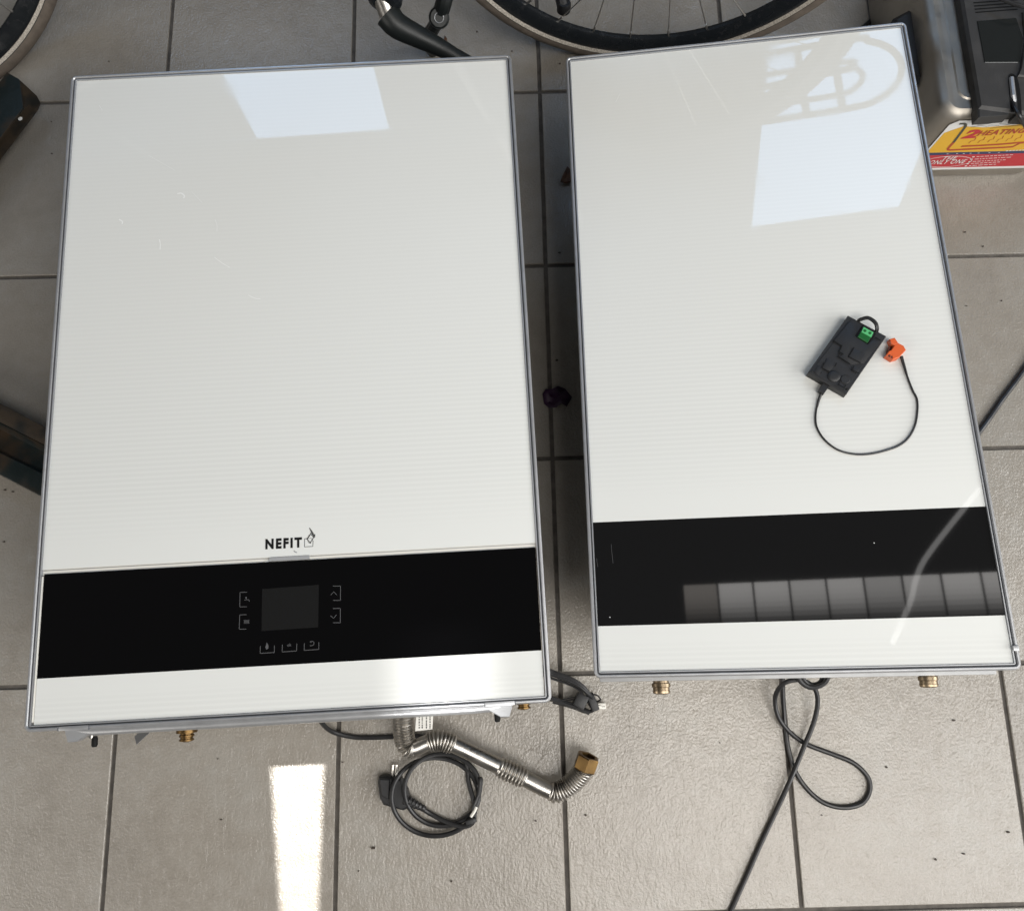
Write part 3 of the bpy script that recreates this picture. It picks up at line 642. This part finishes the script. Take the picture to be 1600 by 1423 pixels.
for k in (-1, 0, 1):
    b = MB(); b.box((k * .003, -.0005, .0051), (.0014, .0018, .0004)); b.build('contact_slot', 'print', wc)

# long lead of the narrow boiler
def z5(x, y, z): return px(1080 + x / 3.077, 1020 + y / 3.077, z)
k5 = [(60, 1530, .0036), (185, 1250, .0036), (262, 1080, .0036), (330, 925, .0036), (405, 765, .005), (478, 605, .0115), (540, 455, .013), (588, 335, .018), (608, 235, .028), (590, 165, .038), (530, 130, .045), (455, 140, .042), (410, 190, .030), (404, 250, .020), (425, 318, .013), (480, 385, .0075), (560, 440, .0045), (680, 486, .0036), (780, 528, .0036), (848, 594, .0036), (858, 660, .0036), (820, 722, .0036), (735, 742, .0036), (640, 720, .0036), (560, 655, .0036), (500, 565, .0036), (466, 450, .0036), (450, 330, .004), (442, 200, .012), (440, 80, .02)]
RX, ox = cord('power_cord', [z5(*k) for k in k5], .0034, 'looped black mains lead running to the bottom edge below the narrow boiler')
MB().tube([p - ox for p in spline([z5(*k) for k in ((500, 90, .06), (530, 142, .055), (580, 166, .052), (640, 145, .05), (670, 90, .05))], 8)], .0034, 10).build('spare_loop', 'rubber', RX)
MB().tube([p - ox for p in spline([z5(*k) for k in ((520, 80, .05), (548, 138, .046), (585, 152, .044), (622, 138, .042), (640, 90, .042))], 8)], .0034, 10).build('spare_loop', 'rubber', RX)
cord('power_cord', [px(1700, 425, .0046), px(1650, 500, .0046), px(1600, 578, .0046), px(1566, 624, .0046), px(1535, 668, .0046), px(1500, 712, .0046), px(1440, 760, .0046)], .0044, 'thick dark cord crossing the floor tile beyond the right edge of the narrow boiler')
cord('power_cord', [px(1460, -60, .03), px(1420, -20, .012), px(1396, 3, .005), px(1374, 20, .004), px(1352, 40, .004), px(1310, 75, .004)], .0036, 'black cord on the floor behind the top corner of the narrow boiler')
# ------------------------------------------------------------------ bicycle
RB = empty('bicycle', (.85, .083, 0))
tag(RB, 'black bicycle leaning behind the boilers, its wheels and crank at the top edge', 'bicycle')
ob = Vector((.85, .083, 0))
def wheel(cx, cy, hd, lean, label):
    n_ = Vector((-math.sin(hd), math.cos(hd), 0)); t_ = Vector((math.cos(hd), math.sin(hd), 0)); u_ = Vector((0, 0, 1)) * math.cos(lean) + n_ * math.sin(lean)
    ax_ = t_.cross(u_)              # towards the camera side (-n)
    R_ = .34; cen = Vector((cx, cy, 0)) + u_ * R_ - ob
    Mx = Matrix((( t_.x, u_.x, ax_.x, cen.x), (t_.y, u_.y, ax_.y, cen.y), (t_.z, u_.z, ax_.z, cen.z), (0, 0, 0, 1)))
    rim = MB().lathe([(.308, -.0115), (.311, -.0125), (.3145, -.012), (.3145, .012), (.311, .0125), (.308, .0115), (.296, .0085), (.291, .004), (.290, 0), (.291, -.004), (.296, -.0085)], 120, closed=True).build('wheel', 'rim', RB, tf=Mx)
    rim['label'] = label
    ty = [(.3275 + .0165 * math.cos(a), .0165 * math.sin(a)) for a in [math.radians(x) for x in range(-150, 151, 20)]]
    MB().lathe([q for q in ty if q[0] > .3190], 120).build('tyre_tread', 'tyre', rim)
    sw = [q for q in ty if q[1] > 0 and q[0] <= .3230]; MB().lathe(sw + [(.3125, .0105)], 120).build('tyre_sidewall', 'sidewall', rim)
    MB().lathe([(q[0], -q[1]) for q in sw] + [(.3125, -.0105)], 120).build('tyre_sidewall', 'sidewall', rim)
    for s in (1, -1):
        MB().lathe([(.3155, s * .0124), (.3178, s * .0141), (.3205, s * .0156)], 120).build('reflective_stripe', 'reflex', rim, fix=True)
    MB().lathe([(0, -.045), (.006, -.045), (.006, -.030), (.026, -.028), (.026, -.024), (.014, -.020), (.014, .020), (.026, .024), (.026, .028), (.006, .030), (.006, .045), (0, .045)], 24).build('hub', 'alu_dull', rim)
    for k in range(28):
        a0 = 2 * PI * k / 28; s = 1 if k % 2 else -1; a1 = a0 + (1.1 if (k // 2) % 2 else -1.1)
        p0 = Vector((.2905 * math.cos(a0), .2905 * math.sin(a0), 0)); p1 = Vector((.023 * math.cos(a1), .023 * math.sin(a1), s * .026))
        sp = MB().tube([p0, p1], .0010, 5).build('spoke', 'spoke', rim); d = (p1 - p0).normalized()
        MB().tube([p0 - d * .001, p0 + d * .012], .0019, 6).build('spoke_nipple', 'spoke', rim)
    return rim, cen, u_, ax_
rw, rc, ru, rax = wheel(.824, .0705, -.088, -.045, 'rear wheel with pale stripe on its tyre')
fw, fc, fu, fax = wheel(-.33, .034, .6, .262, 'front wheel turned to one side')
def bt(name, pts, r, m='paint', par=RB, sp=True): return MB().tube(spline(pts, 6) if sp and len(pts) > 2 else [Vector(p) for p in pts], r, 12).build(name, m, par)
# plane of the bike: along -x from the rear hub, up along ru
Xb = Vector((-1, 0, 0))
def bp_(a, h_, s=0.0): return Vector((0, 0, 0)) + Xb * a + ru * h_ + rax * s
BBp = bp_(.43, .285)
bt('chain_stay', [rc + rax * .05, BBp + rax * .03], .009); bt('chain_stay', [rc - rax * .05, BBp - rax * .03], .009)
bt('seat_tube', [BBp, bp_(.24, .80)], .016); bt('seat_stay', [rc + rax * .05, bp_(.27, .72, .02)], .007); bt('seat_stay', [rc - rax * .05, bp_(.27, .72, -.02)], .007)
hd_t = fc + Vector((.20, 0, .55)); hd_b = fc + Vector((.10, 0, .36))
bt('down_tube', [BBp, hd_b], .019); bt('top_tube', [bp_(.25, .74), hd_t], .016); bt('head_tube', [hd_b, hd_t], .021)
for s in (1, -1): bt('fork_blade', [fc + fax * .05 * s, fc + fax * .045 * s + Vector((.05, 0, .20)), hd_b + fax * .03 * s], .010)
b = MB(); b.lathe([(0, .035), (.03, .03), (.06, .01), (.07, -.005), (.05, -.02), (0, -.022)], 20); sdl = b.build('saddle', 'rubber', RB, tf=Matrix.Translation(bp_(.22, .93)) @ Matrix.Diagonal((1.9, 1.1, 1, 1)))
bt('seat_post', [bp_(.24, .80), bp_(.22, .92)], .0135, 'alu_dull')
# rear carrier: its outline is mirrored in the narrow boiler's glass
def cpt(x, y, z=.665): return Vector((x, y, z)) - ob
rk = bt('carrier', [cpt(.70, .052), cpt(1.0, .053), cpt(1.174, .052), cpt(1.226, .062), cpt(1.262, .09), cpt(1.275, .13), cpt(1.262, .17), cpt(1.226, .198), cpt(1.17, .21), cpt(.70, .21)], .0062, 'rubber')
MB().tube(spline([cpt(.72, .088), cpt(1.0, .088), cpt(1.155, .086), cpt(1.19, .097), cpt(1.205, .12), cpt(1.19, .145), cpt(1.151, .16), cpt(.72, .16)], 6), .0055, 10).build('carrier_rail', 'rubber', rk)
MB().tube([cpt(.72, .130), cpt(1.007, .132), cpt(1.19, .142)], .0065, 10).build('carrier_rail', 'rubber', rk)
for x in (.80, .94, 1.095, 1.16): MB().tube([cpt(x, .052, .664), cpt(x, .21, .664)], .0072, 10).build('carrier_crossbar', 'rubber', rk)
# mudguard over the rear wheel, crank, pedal joint, kickstand
gd = []
# crank in view
k1 = px(592, -12, .285) - ob; k2 = px(605, 22, .262) - ob
MB().tube([k1, k2], lambda i, t: .0125, 16).build('crank_axle', 'steel', RB)
MB().lathe([(0, .012), (.016, .012), (.024, .006), (.026, -.01), (.024, -.03), (0, -.03)], 24, Matrix.Translation(px(602, -4, .278) - ob) @ rax.to_track_quat('Z', 'Y').to_matrix().to_4x4()).build('bottom_bracket_cup', 'rim', RB)
ck = [(606, 24, .258), (620, 40, .250), (650, 56, .236), (690, 76, .218), (740, 104, .196), (780, 126, .18)]
P, L_ = path_resample(spline([px(*k) - ob for k in ck], 8), 40)
cr = MB().tube(P, lambda i, t: .0195 - .0085 * min(1, t * 1.7) + (.004 if t > .93 else 0), 14).build('crank_arm', 'crank', RB)
bt('kickstand_bracket', [px(700, -30, .245) - ob, px(694, 2, .225) - ob, px(686, 28, .20) - ob], .0125, 'crank')
bt('kickstand_leg', [px(686, 28, .20) - ob, px(676, 46, .165) - ob, px(664, 64, .12) - ob, px(670, 72, .05) - ob, px(676, 80, .010) - ob], .0105, 'crank')
jv = (CAM - px(686, 28, .20)).normalized(); jm = Matrix.Translation(px(686, 28, .20) - ob) @ jv.to_track_quat('Z', 'Y').to_matrix().to_4x4()
jt = MB().lathe([(0, .0165), (.0125, .0165), (.0150, .0145), (.0158, .01), (.0158, -.01), (0, -.012)], 24, jm).build('kickstand_joint', 'crank', RB)
MB().lathe([(.0062, .0170), (.0068, .0174), (.0074, .0170)], 24, jm).build('bolt_ring', 'alu_dull', jt)
bt('derailleur', [px(872, -40, .10) - ob, px(876, -8, .085) - ob, px(880, 10, .075) - ob], .011, 'rubber')
MB().lathe([(0, .012), (.010, .012), (.012, .008), (.012, -.006), (.006, -.01), (0, -.01)], 16, Matrix.Translation(px(881, 12, .072) - ob)).build('derailleur_knob', 'rubber', RB)
# chain ring seen end-on behind the crank
MB().lathe([(.030, .0015), (.052, .0015), (.055, 0), (.052, -.0015), (.030, -.0015)], 44, Matrix.Translation(BBp + rax * .045) @ rax.to_track_quat('Z', 'Y').to_matrix().to_4x4(), closed=True).build('chain_ring', 'rim', RB)

# ------------------------------------------------------------------ steel profiles at the left
def channel(name, p0, p1, wdt, hgt, t, label, m1, m2, lipw=.4):
    """folded steel profile lying on the floor from p0 to p1 (both on the floor), its web facing up"""
    d = (p1 - p0); L = d.length; d.normalize(); n = Vector((-d.y, d.x, 0)); c = Vector((p0.x, p0.y, 0))
    root = empty(name, c, math.atan2(d.y, d.x)); tag(root, label, 'steel profile')
    return root, L
p0 = px(50, 150, 0); p1 = px(-150, 420, 0)
b_end = px(38, 178, .05); b_far = px(-110, 372, .05)
rtB, L_ = channel('steel_bracket', Vector((b_end.x, b_end.y, 0)), Vector((b_far.x, b_far.y, 0)), .07, .05, .003, 'dark green steel bracket with a bolt hole under the bicycle front wheel', 0, 0)
def lp(root, p): return root.matrix_world.inverted() @ p if False else (Matrix.Rotation(-root.rotation_euler.z, 4, 'Z') @ (Vector(p) - Vector(root.location)))
# cross-section from pixels at the near end: upper edge, ridge, outer flange
zt = .055
U1 = [(10, 112, zt), (29, 124, zt), (60, 154, zt - .012), (65, 163, zt - .014), (60, 172, zt - .014)]
A = lp(rtB, px(11, 113, zt)); B = lp(rtB, px(30, 124, zt)); Cc = lp(rtB, px(58, 150, zt - .018)); D = lp(rtB, px(64, 162, zt - .020)); E_ = lp(rtB, px(60, 172, zt - .020)); Rg = lp(rtB, px(36, 168, zt + .004))
bx = MB(); far = Vector((.5, 0, 0))
web = [A, B, Rg]
def ext(poly, vec, th): return [p for p in poly] + [p + vec for p in poly]
top = [A, B, Rg, A + far, B * 0 + Rg + far]
def plate(mb, quad, th=.004):
    q = [Vector(p) for p in quad]; nrm = (q[1] - q[0]).cross(q[2] - q[0]).normalized()
    if nrm.z < 0: q = q[::-1]; nrm = -nrm
    return mb.hull8([p - nrm * th for p in q], q)
far = Vector((.45, 0, 0))
o_ = plate(MB(), [A, B, Rg, Rg + far, A + far]).build('web', 'rust', rtB, bevel=.001)
fl_ = plate(MB(), [B, Cc, D, E_, E_ + far, Rg + far, Rg]).build('flange', 'rust2', rtB, bevel=.001)
hq = lp(rtB, px(34, 188, zt - .006)); MB().lathe([(.0036, 0), (.0, .0)], 14, Matrix.Translation(hq + Vector((0, 0, .004)))).build('bolt_hole', 'paper', fl_)
MB().hull8([Vector((.01, min(A.y, E_.y) + .035, .001)), Vector((.45, min(A.y, E_.y) + .035, .001)), Vector((.45, max(A.y, E_.y) - .035, .001)), Vector((.01, max(A.y, E_.y) - .035, .001))],
           [Vector((.02, min(A.y, E_.y) + .036, .028)), Vector((.45, min(A.y, E_.y) + .036, .028)), Vector((.45, max(A.y, E_.y) - .036, .028)), Vector((.02, max(A.y, E_.y) - .036, .028))]).build('foot', 'rust', rtB)
# channel going under the wide boiler
zc = .045
q0 = px(-90, 650, 0); q1 = px(80, 735, 0)
rtC = empty('steel_channel', (q0.x, q0.y, 0)); tag(rtC, 'rust-edged dark steel channel running under the left side of the wide boiler', 'steel profile')
oc2 = Vector((q0.x, q0.y, 0))
def z7(x, y, z): return px(x / 2.372, 560 + y / 2.372, z) - oc2
def lines(ya0, ya1, z0, yb0_, yb1_, z1):   # quad between two edges that run from x=-260 to x=300
    def at(y0, y1, x): return y0 + (y1 - y0) * x / 150.0
    return [z7(-260, at(yb0_, yb1_, -260), z1), z7(300, at(yb0_, yb1_, 300), z1), z7(300, at(ya0, ya1, 300), z0), z7(-260, at(ya0, ya1, -260), z0)]
plate(MB(), lines(165, 245, zc, 236, 312, zc)).build('upper_flange', 'rust2', rtC, bevel=.001)
plate(MB(), lines(240, 316, zc - .004, 262, 340, .020)).build('upper_wall', 'rust', rtC)
plate(MB(), lines(258, 336, .018, 345, 415, .018)).build('web', 'rust', rtC)
plate(MB(), lines(340, 412, .018, 352, 425, .034)).build('lower_wall', 'rust', rtC)
plate(MB(), lines(350, 423, .034, 430, 508, .034)).build('lower_flange', 'rust', rtC, bevel=.001)
plate(MB(), lines(425, 502, .034, 432, 510, .002)).build('outer_wall', 'rust', rtC)

# ------------------------------------------------------------------ kitchen appliance top right
HA = .172; AX0, AX1, AY0, AY1 = 1.268, 1.512, -.186, .22
RA = empty('kitchen_appliance', ((AX0 + AX1) / 2, (AY0 + AY1) / 2, 0)); oa = Vector(RA.location)
tag(RA, 'stainless steel kitchen appliance with black plastic lid and yellow and red sticker', 'appliance')
wA, dA = AX1 - AX0, AY1 - AY0
b = MB(); prof = [(.010, .0), (.003, .002), (.0, .008), (.0, HA - .016), (.0015, HA - .009), (.006, HA - .003), (.012, HA), (.020, HA - .0005)]
b.frame(wA, dA, prof, r=.030, n=8); N = 32
lp2 = rect_corner_pts(wA, dA, .020, .030, 8); b.add([(x, y, HA - .0005) for x, y in lp2], [tuple(range(len(lp2)))])
b.build('steel_body', 'steel_b', RA)
b = MB(); b.frame(wA - .05, dA - .05, [(.0, HA - .002), (.004, HA + .0015), (.012, HA + .0015), (.016, HA - .006)], r=.02, n=6)
b.build('top_bead', 'steel_b', RA)
# black lid
def ap(u, v, z): return px(u, v, z) - oa
zl = HA + .018
c = [ap(*q, zl) for q in ((1496, -40), (1531, 168), (1700, 190), (1760, 0), (1700, -60))]
b = MB(); b.prism([(p.x, p.y) for p in c], HA + .0005, zl, bev=.004); lid = b.build('lid', 'plastic_r', RA)
b = MB(); c = [ap(*q, zl - .004) for q in ((1528, 165), (1529, 184), (1577, 180), (1580, 160))]; b.prism([(p.x, p.y) for p in c], HA - .004, zl - .004, bev=.002); b.build('lid_lug', 'plastic_r', lid)
b = MB(); c = [ap(*q, zl - .004) for q in ((1592, 155), (1586, 182), (1640, 186), (1640, 150))]; b.prism([(p.x, p.y) for p in c], HA - .004, zl - .004, bev=.002); b.build('lid_lug', 'plastic_r', lid)
b = MB(); c = [ap(*q, zl + .0012) for q in ((1527, 33), (1539, 98), (1594, 98), (1599, 60), (1588, 28))]; b.prism([(p.x, p.y) for p in c], zl - .002, zl + .0012, bev=.0006); b.build('smoked_window', 'plastic_s', lid)
b = MB(); c = [ap(*q, zl + .003) for q in ((1598, 20), (1602, 64), (1594, 110), (1590, 120), (1680, 130), (1680, 10))]; b.prism([(p.x, p.y) for p in c], zl - .002, zl + .005, bev=.002); b.build('raised_cover', 'plastic_r', lid)
for k in range(4):
    b = MB(); y_ = 4 + k * 5.0; P = [ap(1521 + k, y_ + 1, zl + .0003), ap(1590, y_ - 4, zl + .0003)]; b.ribbon(P, .0022, zl + .0004); b.build('vent_slot', 'print', lid, smooth=False, fix=False)
b = MB(); P = spline([ap(*q, zl + .0003) for q in ((1594, 182), (1592, 150), (1588, 126), (1582, 118), (1578, 122), (1580, 150), (1582, 176))], 5); b.ribbon(P, .005, zl + .0006); b.build('cord_groove', 'print', lid, smooth=False, fix=False)
b = MB(); b.tube([ap(1580, 122, zl + .001), ap(1583, 150, zl + .001), ap(1586, 168, zl - .006)], .0035, 8); b.build('grey_lever', 'alu_dull', lid)
b = MB(); b.tube(spline([ap(1582, 160, zl), ap(1586, 170, zl + .004), ap(1594, 184, zl + .002), ap(1604, 202, zl - .03)], 6), .0026, 8); b.build('appliance_cord', 'rubber', RA)
b = MB(); b.tube(spline([ap(1555, -6, zl + .02), ap(1580, 5, zl + .02), ap(1604, 11, zl + .02), ap(1650, 12, zl + .01)], 6), .003, 8); b.build('appliance_cord', 'rubber', RA)
b = MB(); c = [ap(*q, .13) for q in ((1398, 26), (1424, 12), (1432, 16), (1449, 110), (1446, 124), (1436, 128), (1412, 90))]; b.prism([(p.x, p.y) for p in c], .085, .13, bev=.006); b.build('side_handle', 'plastic', RA)
# sticker on the front (x along the front, y up the front); built flat, then stood up
RSt = Matrix.Translation((0, -dA / 2 - .0006, 0)) @ Matrix.Rotation(PI / 2, 4, 'X')
def fp(x, y):
    """zoom pixel on the photo's sticker -> point on the appliance front"""
    u, v = 1380 + x / 4.745, y / 4.745; d = ray(u, v); t = (AY0 - .0006 - CAM.y) / d.y; p = CAM + d * t
    return (p.x - oa.x, p.z)
def stick(name, poly, m, z, par=None):
    b = MB(); b.add([(*fp(*q), z) for q in poly], [tuple(range(len(poly)))]); o = b.build(name, m, par or RA, smooth=False, fix=False)
    if par is None: o.matrix_basis = RSt
    return o
def ang(p):   # plain rectangle corners in front coordinates
    return p
x0s, x1s = -wA / 2 + .020, wA / 2 - .014
yt = fp(560, 895)[1]; ym = fp(420, 1130)[1]; yn = fp(420, 1148)[1]; yl = fp(420, 1242)[1]
ye = fp(420, 1258)[1]
def rc_poly(x0, x1, y0, y1, ch):
    return [(x0 + ch, y0), (x1 - ch, y0), (x1, y0 + ch), (x1, y1 - ch), (x1 - ch, y1), (x0 + ch, y1), (x0, y1 - ch), (x0, y0 + ch)]
def flat(name, pts, m, z, par):
    b = MB(); b.add([(x, y, z) for x, y in pts], [tuple(range(len(pts)))]); o = b.build(name, m, par, smooth=False, fix=False)
    if par is RA: o.matrix_basis = RSt
    return o
stk = flat('sticker', rc_poly(x0s, x1s, ye, yt, .010), 's_white', .0003, RA)
stk['label'] = 'yellow and red sticker with writing on the steel front'
flat('yellow_field', [(x0s + .003, ym), (x1s - .003, ym), (x1s - .003, yt - .014), (x1s - .012, yt - .004), (x0s + .058, yt - .018), (x0s + .024, yt - .014), (x0s + .003, yt - .030)], 's_yellow', .0006, stk)
flat('navy_stripe', [(x0s + .001, yn), (x1s - .001, yn), (x1s - .001, ym), (x0s + .001, ym)], 's_navy', .0007, stk)
flat('red_field', [(x0s + .012, yl), (x1s - .012, yl), (x1s - .003, yl + .009), (x1s - .003, yn), (x0s + .003, yn), (x0s + .003, yl + .009)], 's_red', .0006, stk)
def fr_ribbon(name, pts, wdt, m, z):
    b = MB(); b.ribbon([(*fp(*q), 0) for q in pts], wdt, z); return b.build(name, m, stk, smooth=False, fix=False)
fr_ribbon('heater_drawing', spline([Vector((x, y, 0)) for x, y in ((560, 918), (600, 915), (608, 935), (560, 1000), (520, 1050))], 4) and [(565, 916), (600, 914), (612, 922), (608, 938), (565, 995), (520, 1055)], .0042, 's_dark', .0010)
fr_ribbon('heater_drawing', [(520, 1055), (480, 1098), (482, 1108), (500, 1110), (700, 1100), (900, 1090), (960, 1086), (1010, 1060), (1044, 1054)], .0042, 's_brick', .0010)
fr_ribbon('heater_drawing', [(580, 1082), (720, 1076), (880, 1066), (990, 1056), (1044, 1052)], .0040, 's_brick', .0011)
for dx in (0, 68, 140, 205, 275, 340):
    fr_ribbon('steam_drawing', [(632 + dx, 1062 - dx * .06), (650 + dx, 1044 - dx * .06), (676 + dx, 1038 - dx * .06), (688 + dx, 1016 - dx * .06)], .0012, 's_brick', .0010)
for pts in ([(650, 940), (720, 930), (770, 935), (800, 925), (860, 928)], [(700, 925), (760, 918), (800, 912)], [(790, 950), (880, 938), (920, 940), (960, 930), (1044, 926)], [(860, 915), (930, 922), (970, 908), (1044, 912)]):
    fr_ribbon('grill_drawing', pts, .0008, 's_dark', .0010)
def fr_text(name, txt, a, b_, top, m, z, offset=.012, shear=.15):
    """lettering on the front from zoom pixel a to b_, capitals as high as zoom row `top`"""
    b = MB(); put_text(b, txt, fp(*a), fp(*b_), fp(a[0], top)[1] - fp(*a)[1], z, offset, shear, 1.12); return b.build(name, m, stk, smooth=False, fix=False)
fr_text('sticker_lettering', '2', (574, 1022), (684, 1016), 962, 's_red', .0012, .05)
fr_text('sticker_lettering', 'HEATING LEVELS', (692, 1004), (1330, 962), 968, 's_brick', .0012, .03)
fr_text('sticker_lettering', 'THE', (430, 1186), (532, 1182), 1158, 's_white', .0012, .008)
fr_text('sticker_lettering', 'ONLY ONE', (330, 1216), (598, 1207), 1186, 's_white', .0012, .008)
b = MB(); ce = fp(475, 1195); b.ribbon([(ce[0] + .040 * math.cos(2 * PI * k / 40), ce[1] + .0155 * math.sin(2 * PI * k / 40), 0) for k in range(41)], .0010, .0011); b.build('oval_line', 's_white', stk, smooth=False, fix=False)
random.seed(11)
for i, y in enumerate((1160, 1178, 1196, 1211, 1227)):
    x_ = 668 - i * 14; b = MB(); c_ = fp(x_, y); b.add([(c_[0] + .0022 * math.cos(2 * PI * k / 8), c_[1] + .0016 * math.sin(2 * PI * k / 8), .0011) for k in range(8)], [tuple(range(8))])
    xx = x_ + 24
    while xx < x_ + 300 - i * 20:
        dx = random.uniform(10, 34); b.ribbon([(*fp(xx, y - (xx - x_) * .055), 0), (*fp(xx + dx, y - (xx + dx - x_) * .055), 0)], .0014, .0011); xx += dx + 8
    b.build('small_print_line', 's_white', stk, smooth=False, fix=False)
b = MB()
for xx in (470, 540, 590, 640, 700, 780, 850): b.ribbon([(*fp(xx, 1139 - (xx - 470) * .03), 0), (*fp(xx + 14, 1138 - (xx - 470) * .03), 0)], .0012, .0011)
for xx in range(910, 1060, 24): b.ribbon([(*fp(xx, 1116 - (xx - 910) * .05), 0), (*fp(xx + 16, 1115 - (xx - 910) * .05), 0)], .0022, .0011)
b.build('small_print_line', 's_white', stk, smooth=False, fix=False)

# ------------------------------------------------------------------ bits on the floor
def scrap(name, poly, z, m, label, cat, fold):
    c = [px(u, v, .002) for u, v in poly]; cc = sum(c, Vector()) / len(c); cc.z = 0; random.seed(len(poly)); n = len(c)
    ring1 = [p - cc + Vector((0, 0, random.uniform(.001, fold))) for p in c]
    ring0 = [(p - cc) * .5 + Vector((0, 0, random.uniform(.001, fold * .8))) for p in c]
    b = MB(); b.add(ring1 + ring0 + [Vector((0, 0, fold * .4))], [(i, (i + 1) % n, n + (i + 1) % n, n + i) for i in range(n)] + [(n + i, n + (i + 1) % n, 2 * n) for i in range(n)])
    o = b.build(name, m, tf=Matrix.Translation(cc), fix=False); sd = o.modifiers.new('solid', 'SOLIDIFY'); sd.thickness = .0006
    return tag(o, label, cat)
def z7b(x, y): return (800 + x / 7.11, 560 + y / 7.11)
scrap('flower_petal', [z7b(*q) for q in ((338, 410), (372, 352), (440, 362), (508, 318), (590, 352), (662, 445), (605, 538), (548, 510), (490, 560), (412, 570), (355, 510))], 0, 'petal', 'dark purple dried petal on the floor between the two boilers', 'petal', .012)
scrap('dry_leaf', [(875, 287), (880, 274), (886, 262), (893, 268), (893, 285), (884, 289)], 0, 'leaf', 'brown dry leaf beside the left edge of the narrow boiler', 'leaf', .006)
scrap('dry_leaf', [(692, 72), (695, 57), (699, 62), (698, 71)], 0, 'leaf', 'tiny brown leaf scrap on the floor next to the crank arm', 'leaf', .004)
cm = MB(); random.seed(21)
spots = [(558, 1124, 3), (583, 1324, 5), (345, 1280, 2.5), (837, 1282, 2), (915, 1273, 3), (1385, 1198, 3), (1575, 1299, 3), (1505, 1333, 3), (1462, 1342, 3), (870, 563, 4), (874, 395, 3), (745, 50, 3), (800, 80, 2), (875, 100, 3), (1510, 478, 2), (1565, 470, 2.5), (1536, 385, 2.5), (1508, 363, 2.5), (80, 190, 1.5), (81, 240, 2), (170, 96, 1.5), (6, 846, 3), (8, 765, 3), (20, 768, 3), (340, 1185, 2), (535, 1190, 2), (560, 1360, 2), (1490, 1125, 3), (1125, 1160, 2), (1284, 1273, 2), (705, 1376, 3)]
for u, v, s in spots:
    p = px(u, v, .001); k = 6; r_ = s * .00045; a0 = random.random() * 6; st = random.uniform(1, 2.2)
    vs = [p + Vector((r_ * st * math.cos(a0 + 2 * PI * j / k) * random.uniform(.6, 1.2), r_ * math.sin(a0 + 2 * PI * j / k) * random.uniform(.6, 1.2), 0)) for j in range(k)]
    cm.hull8([v_ - Vector((0, 0, .0009)) for v_ in vs], [v_ + Vector((0, 0, r_ * .8)) for v_ in vs])
tag(cm.build('floor_crumbs', 'crumb'), 'scattered dark crumbs of dirt on the tiles', 'dirt', kind='stuff')

# ------------------------------------------------------------------ masked spots: sun patch on the floor, added glare on the glass
def beam(name, quad, z, hgt, energy, col, soft, shift=(0, 0)):
    """spot lamp looking straight down whose beam is masked by nodes to the shape of the patch it lights"""
    c = [px(u, v, z) for u, v in quad]; cc = sum(c, Vector()) / 4
    l_ = bpy.data.lights.new(name, 'SPOT'); l_.energy = energy; l_.color = col; l_.shadow_soft_size = .002
    l_.spot_size = math.radians(25 if shift == (0, 0) else 75); l_.spot_blend = .05; l_.use_nodes = True; nt = l_.node_tree
    em_ = nt.nodes['Emission']; tc = nt.nodes.new('ShaderNodeTexCoord'); sx = nt.nodes.new('ShaderNodeSeparateXYZ'); nt.links.new(tc.outputs['Normal'], sx.inputs[0])
    zi = math_node(nt, 'DIVIDE', -hgt, sx.outputs['Z'])
    X = math_node(nt, 'MULTIPLY_ADD', sx.outputs['X'], zi, shift[0]); Y = math_node(nt, 'MULTIPLY_ADD', sx.outputs['Y'], zi, shift[1])
    val = None
    q = [p - cc for p in c]
    for i in range(4):
        a, b_ = q[i], q[(i + 1) % 4]; e = (b_ - a); nx, ny = e.y, -e.x; L = math.hypot(nx, ny); nx /= L; ny /= L
        if nx * (-a.x) + ny * (-a.y) < 0: nx, ny = -nx, -ny
        d = math_node(nt, 'ADD', math_node(nt, 'ADD', math_node(nt, 'MULTIPLY', X, nx), math_node(nt, 'MULTIPLY', Y, ny)), -(nx * a.x + ny * a.y))
        mr = nt.nodes.new('ShaderNodeMapRange'); mr.interpolation_type = 'SMOOTHSTEP'; mr.inputs['From Min'].default_value = -soft[i] / 2; mr.inputs['From Max'].default_value = soft[i] / 2
        nt.links.new(d, mr.inputs['Value']); val = mr.outputs[0] if val is None else math_node(nt, 'MULTIPLY', val, mr.outputs[0])
    nt.links.new(val, em_.inputs['Strength'])
    o = bpy.data.objects.new(name, l_); COL.objects.link(o); o.location = (cc.x + shift[0], cc.y + shift[1], z + hgt); return o
beam('patch_spot', [(425, 1198), (505, 1194), (494, 1470), (442, 1470)], 0, 1.9, 480, (1, .96, .90), (.005, .014, .01, .016))
beam('patch_spot', [(640, 985), (742, 978), (752, 1150), (642, 1158)], ZT, 1.7, 190, (1, .98, .96), (.04, .10, .04, .10), (-.05, -.75))  # added spot for the glare on the wide boiler's lower glass
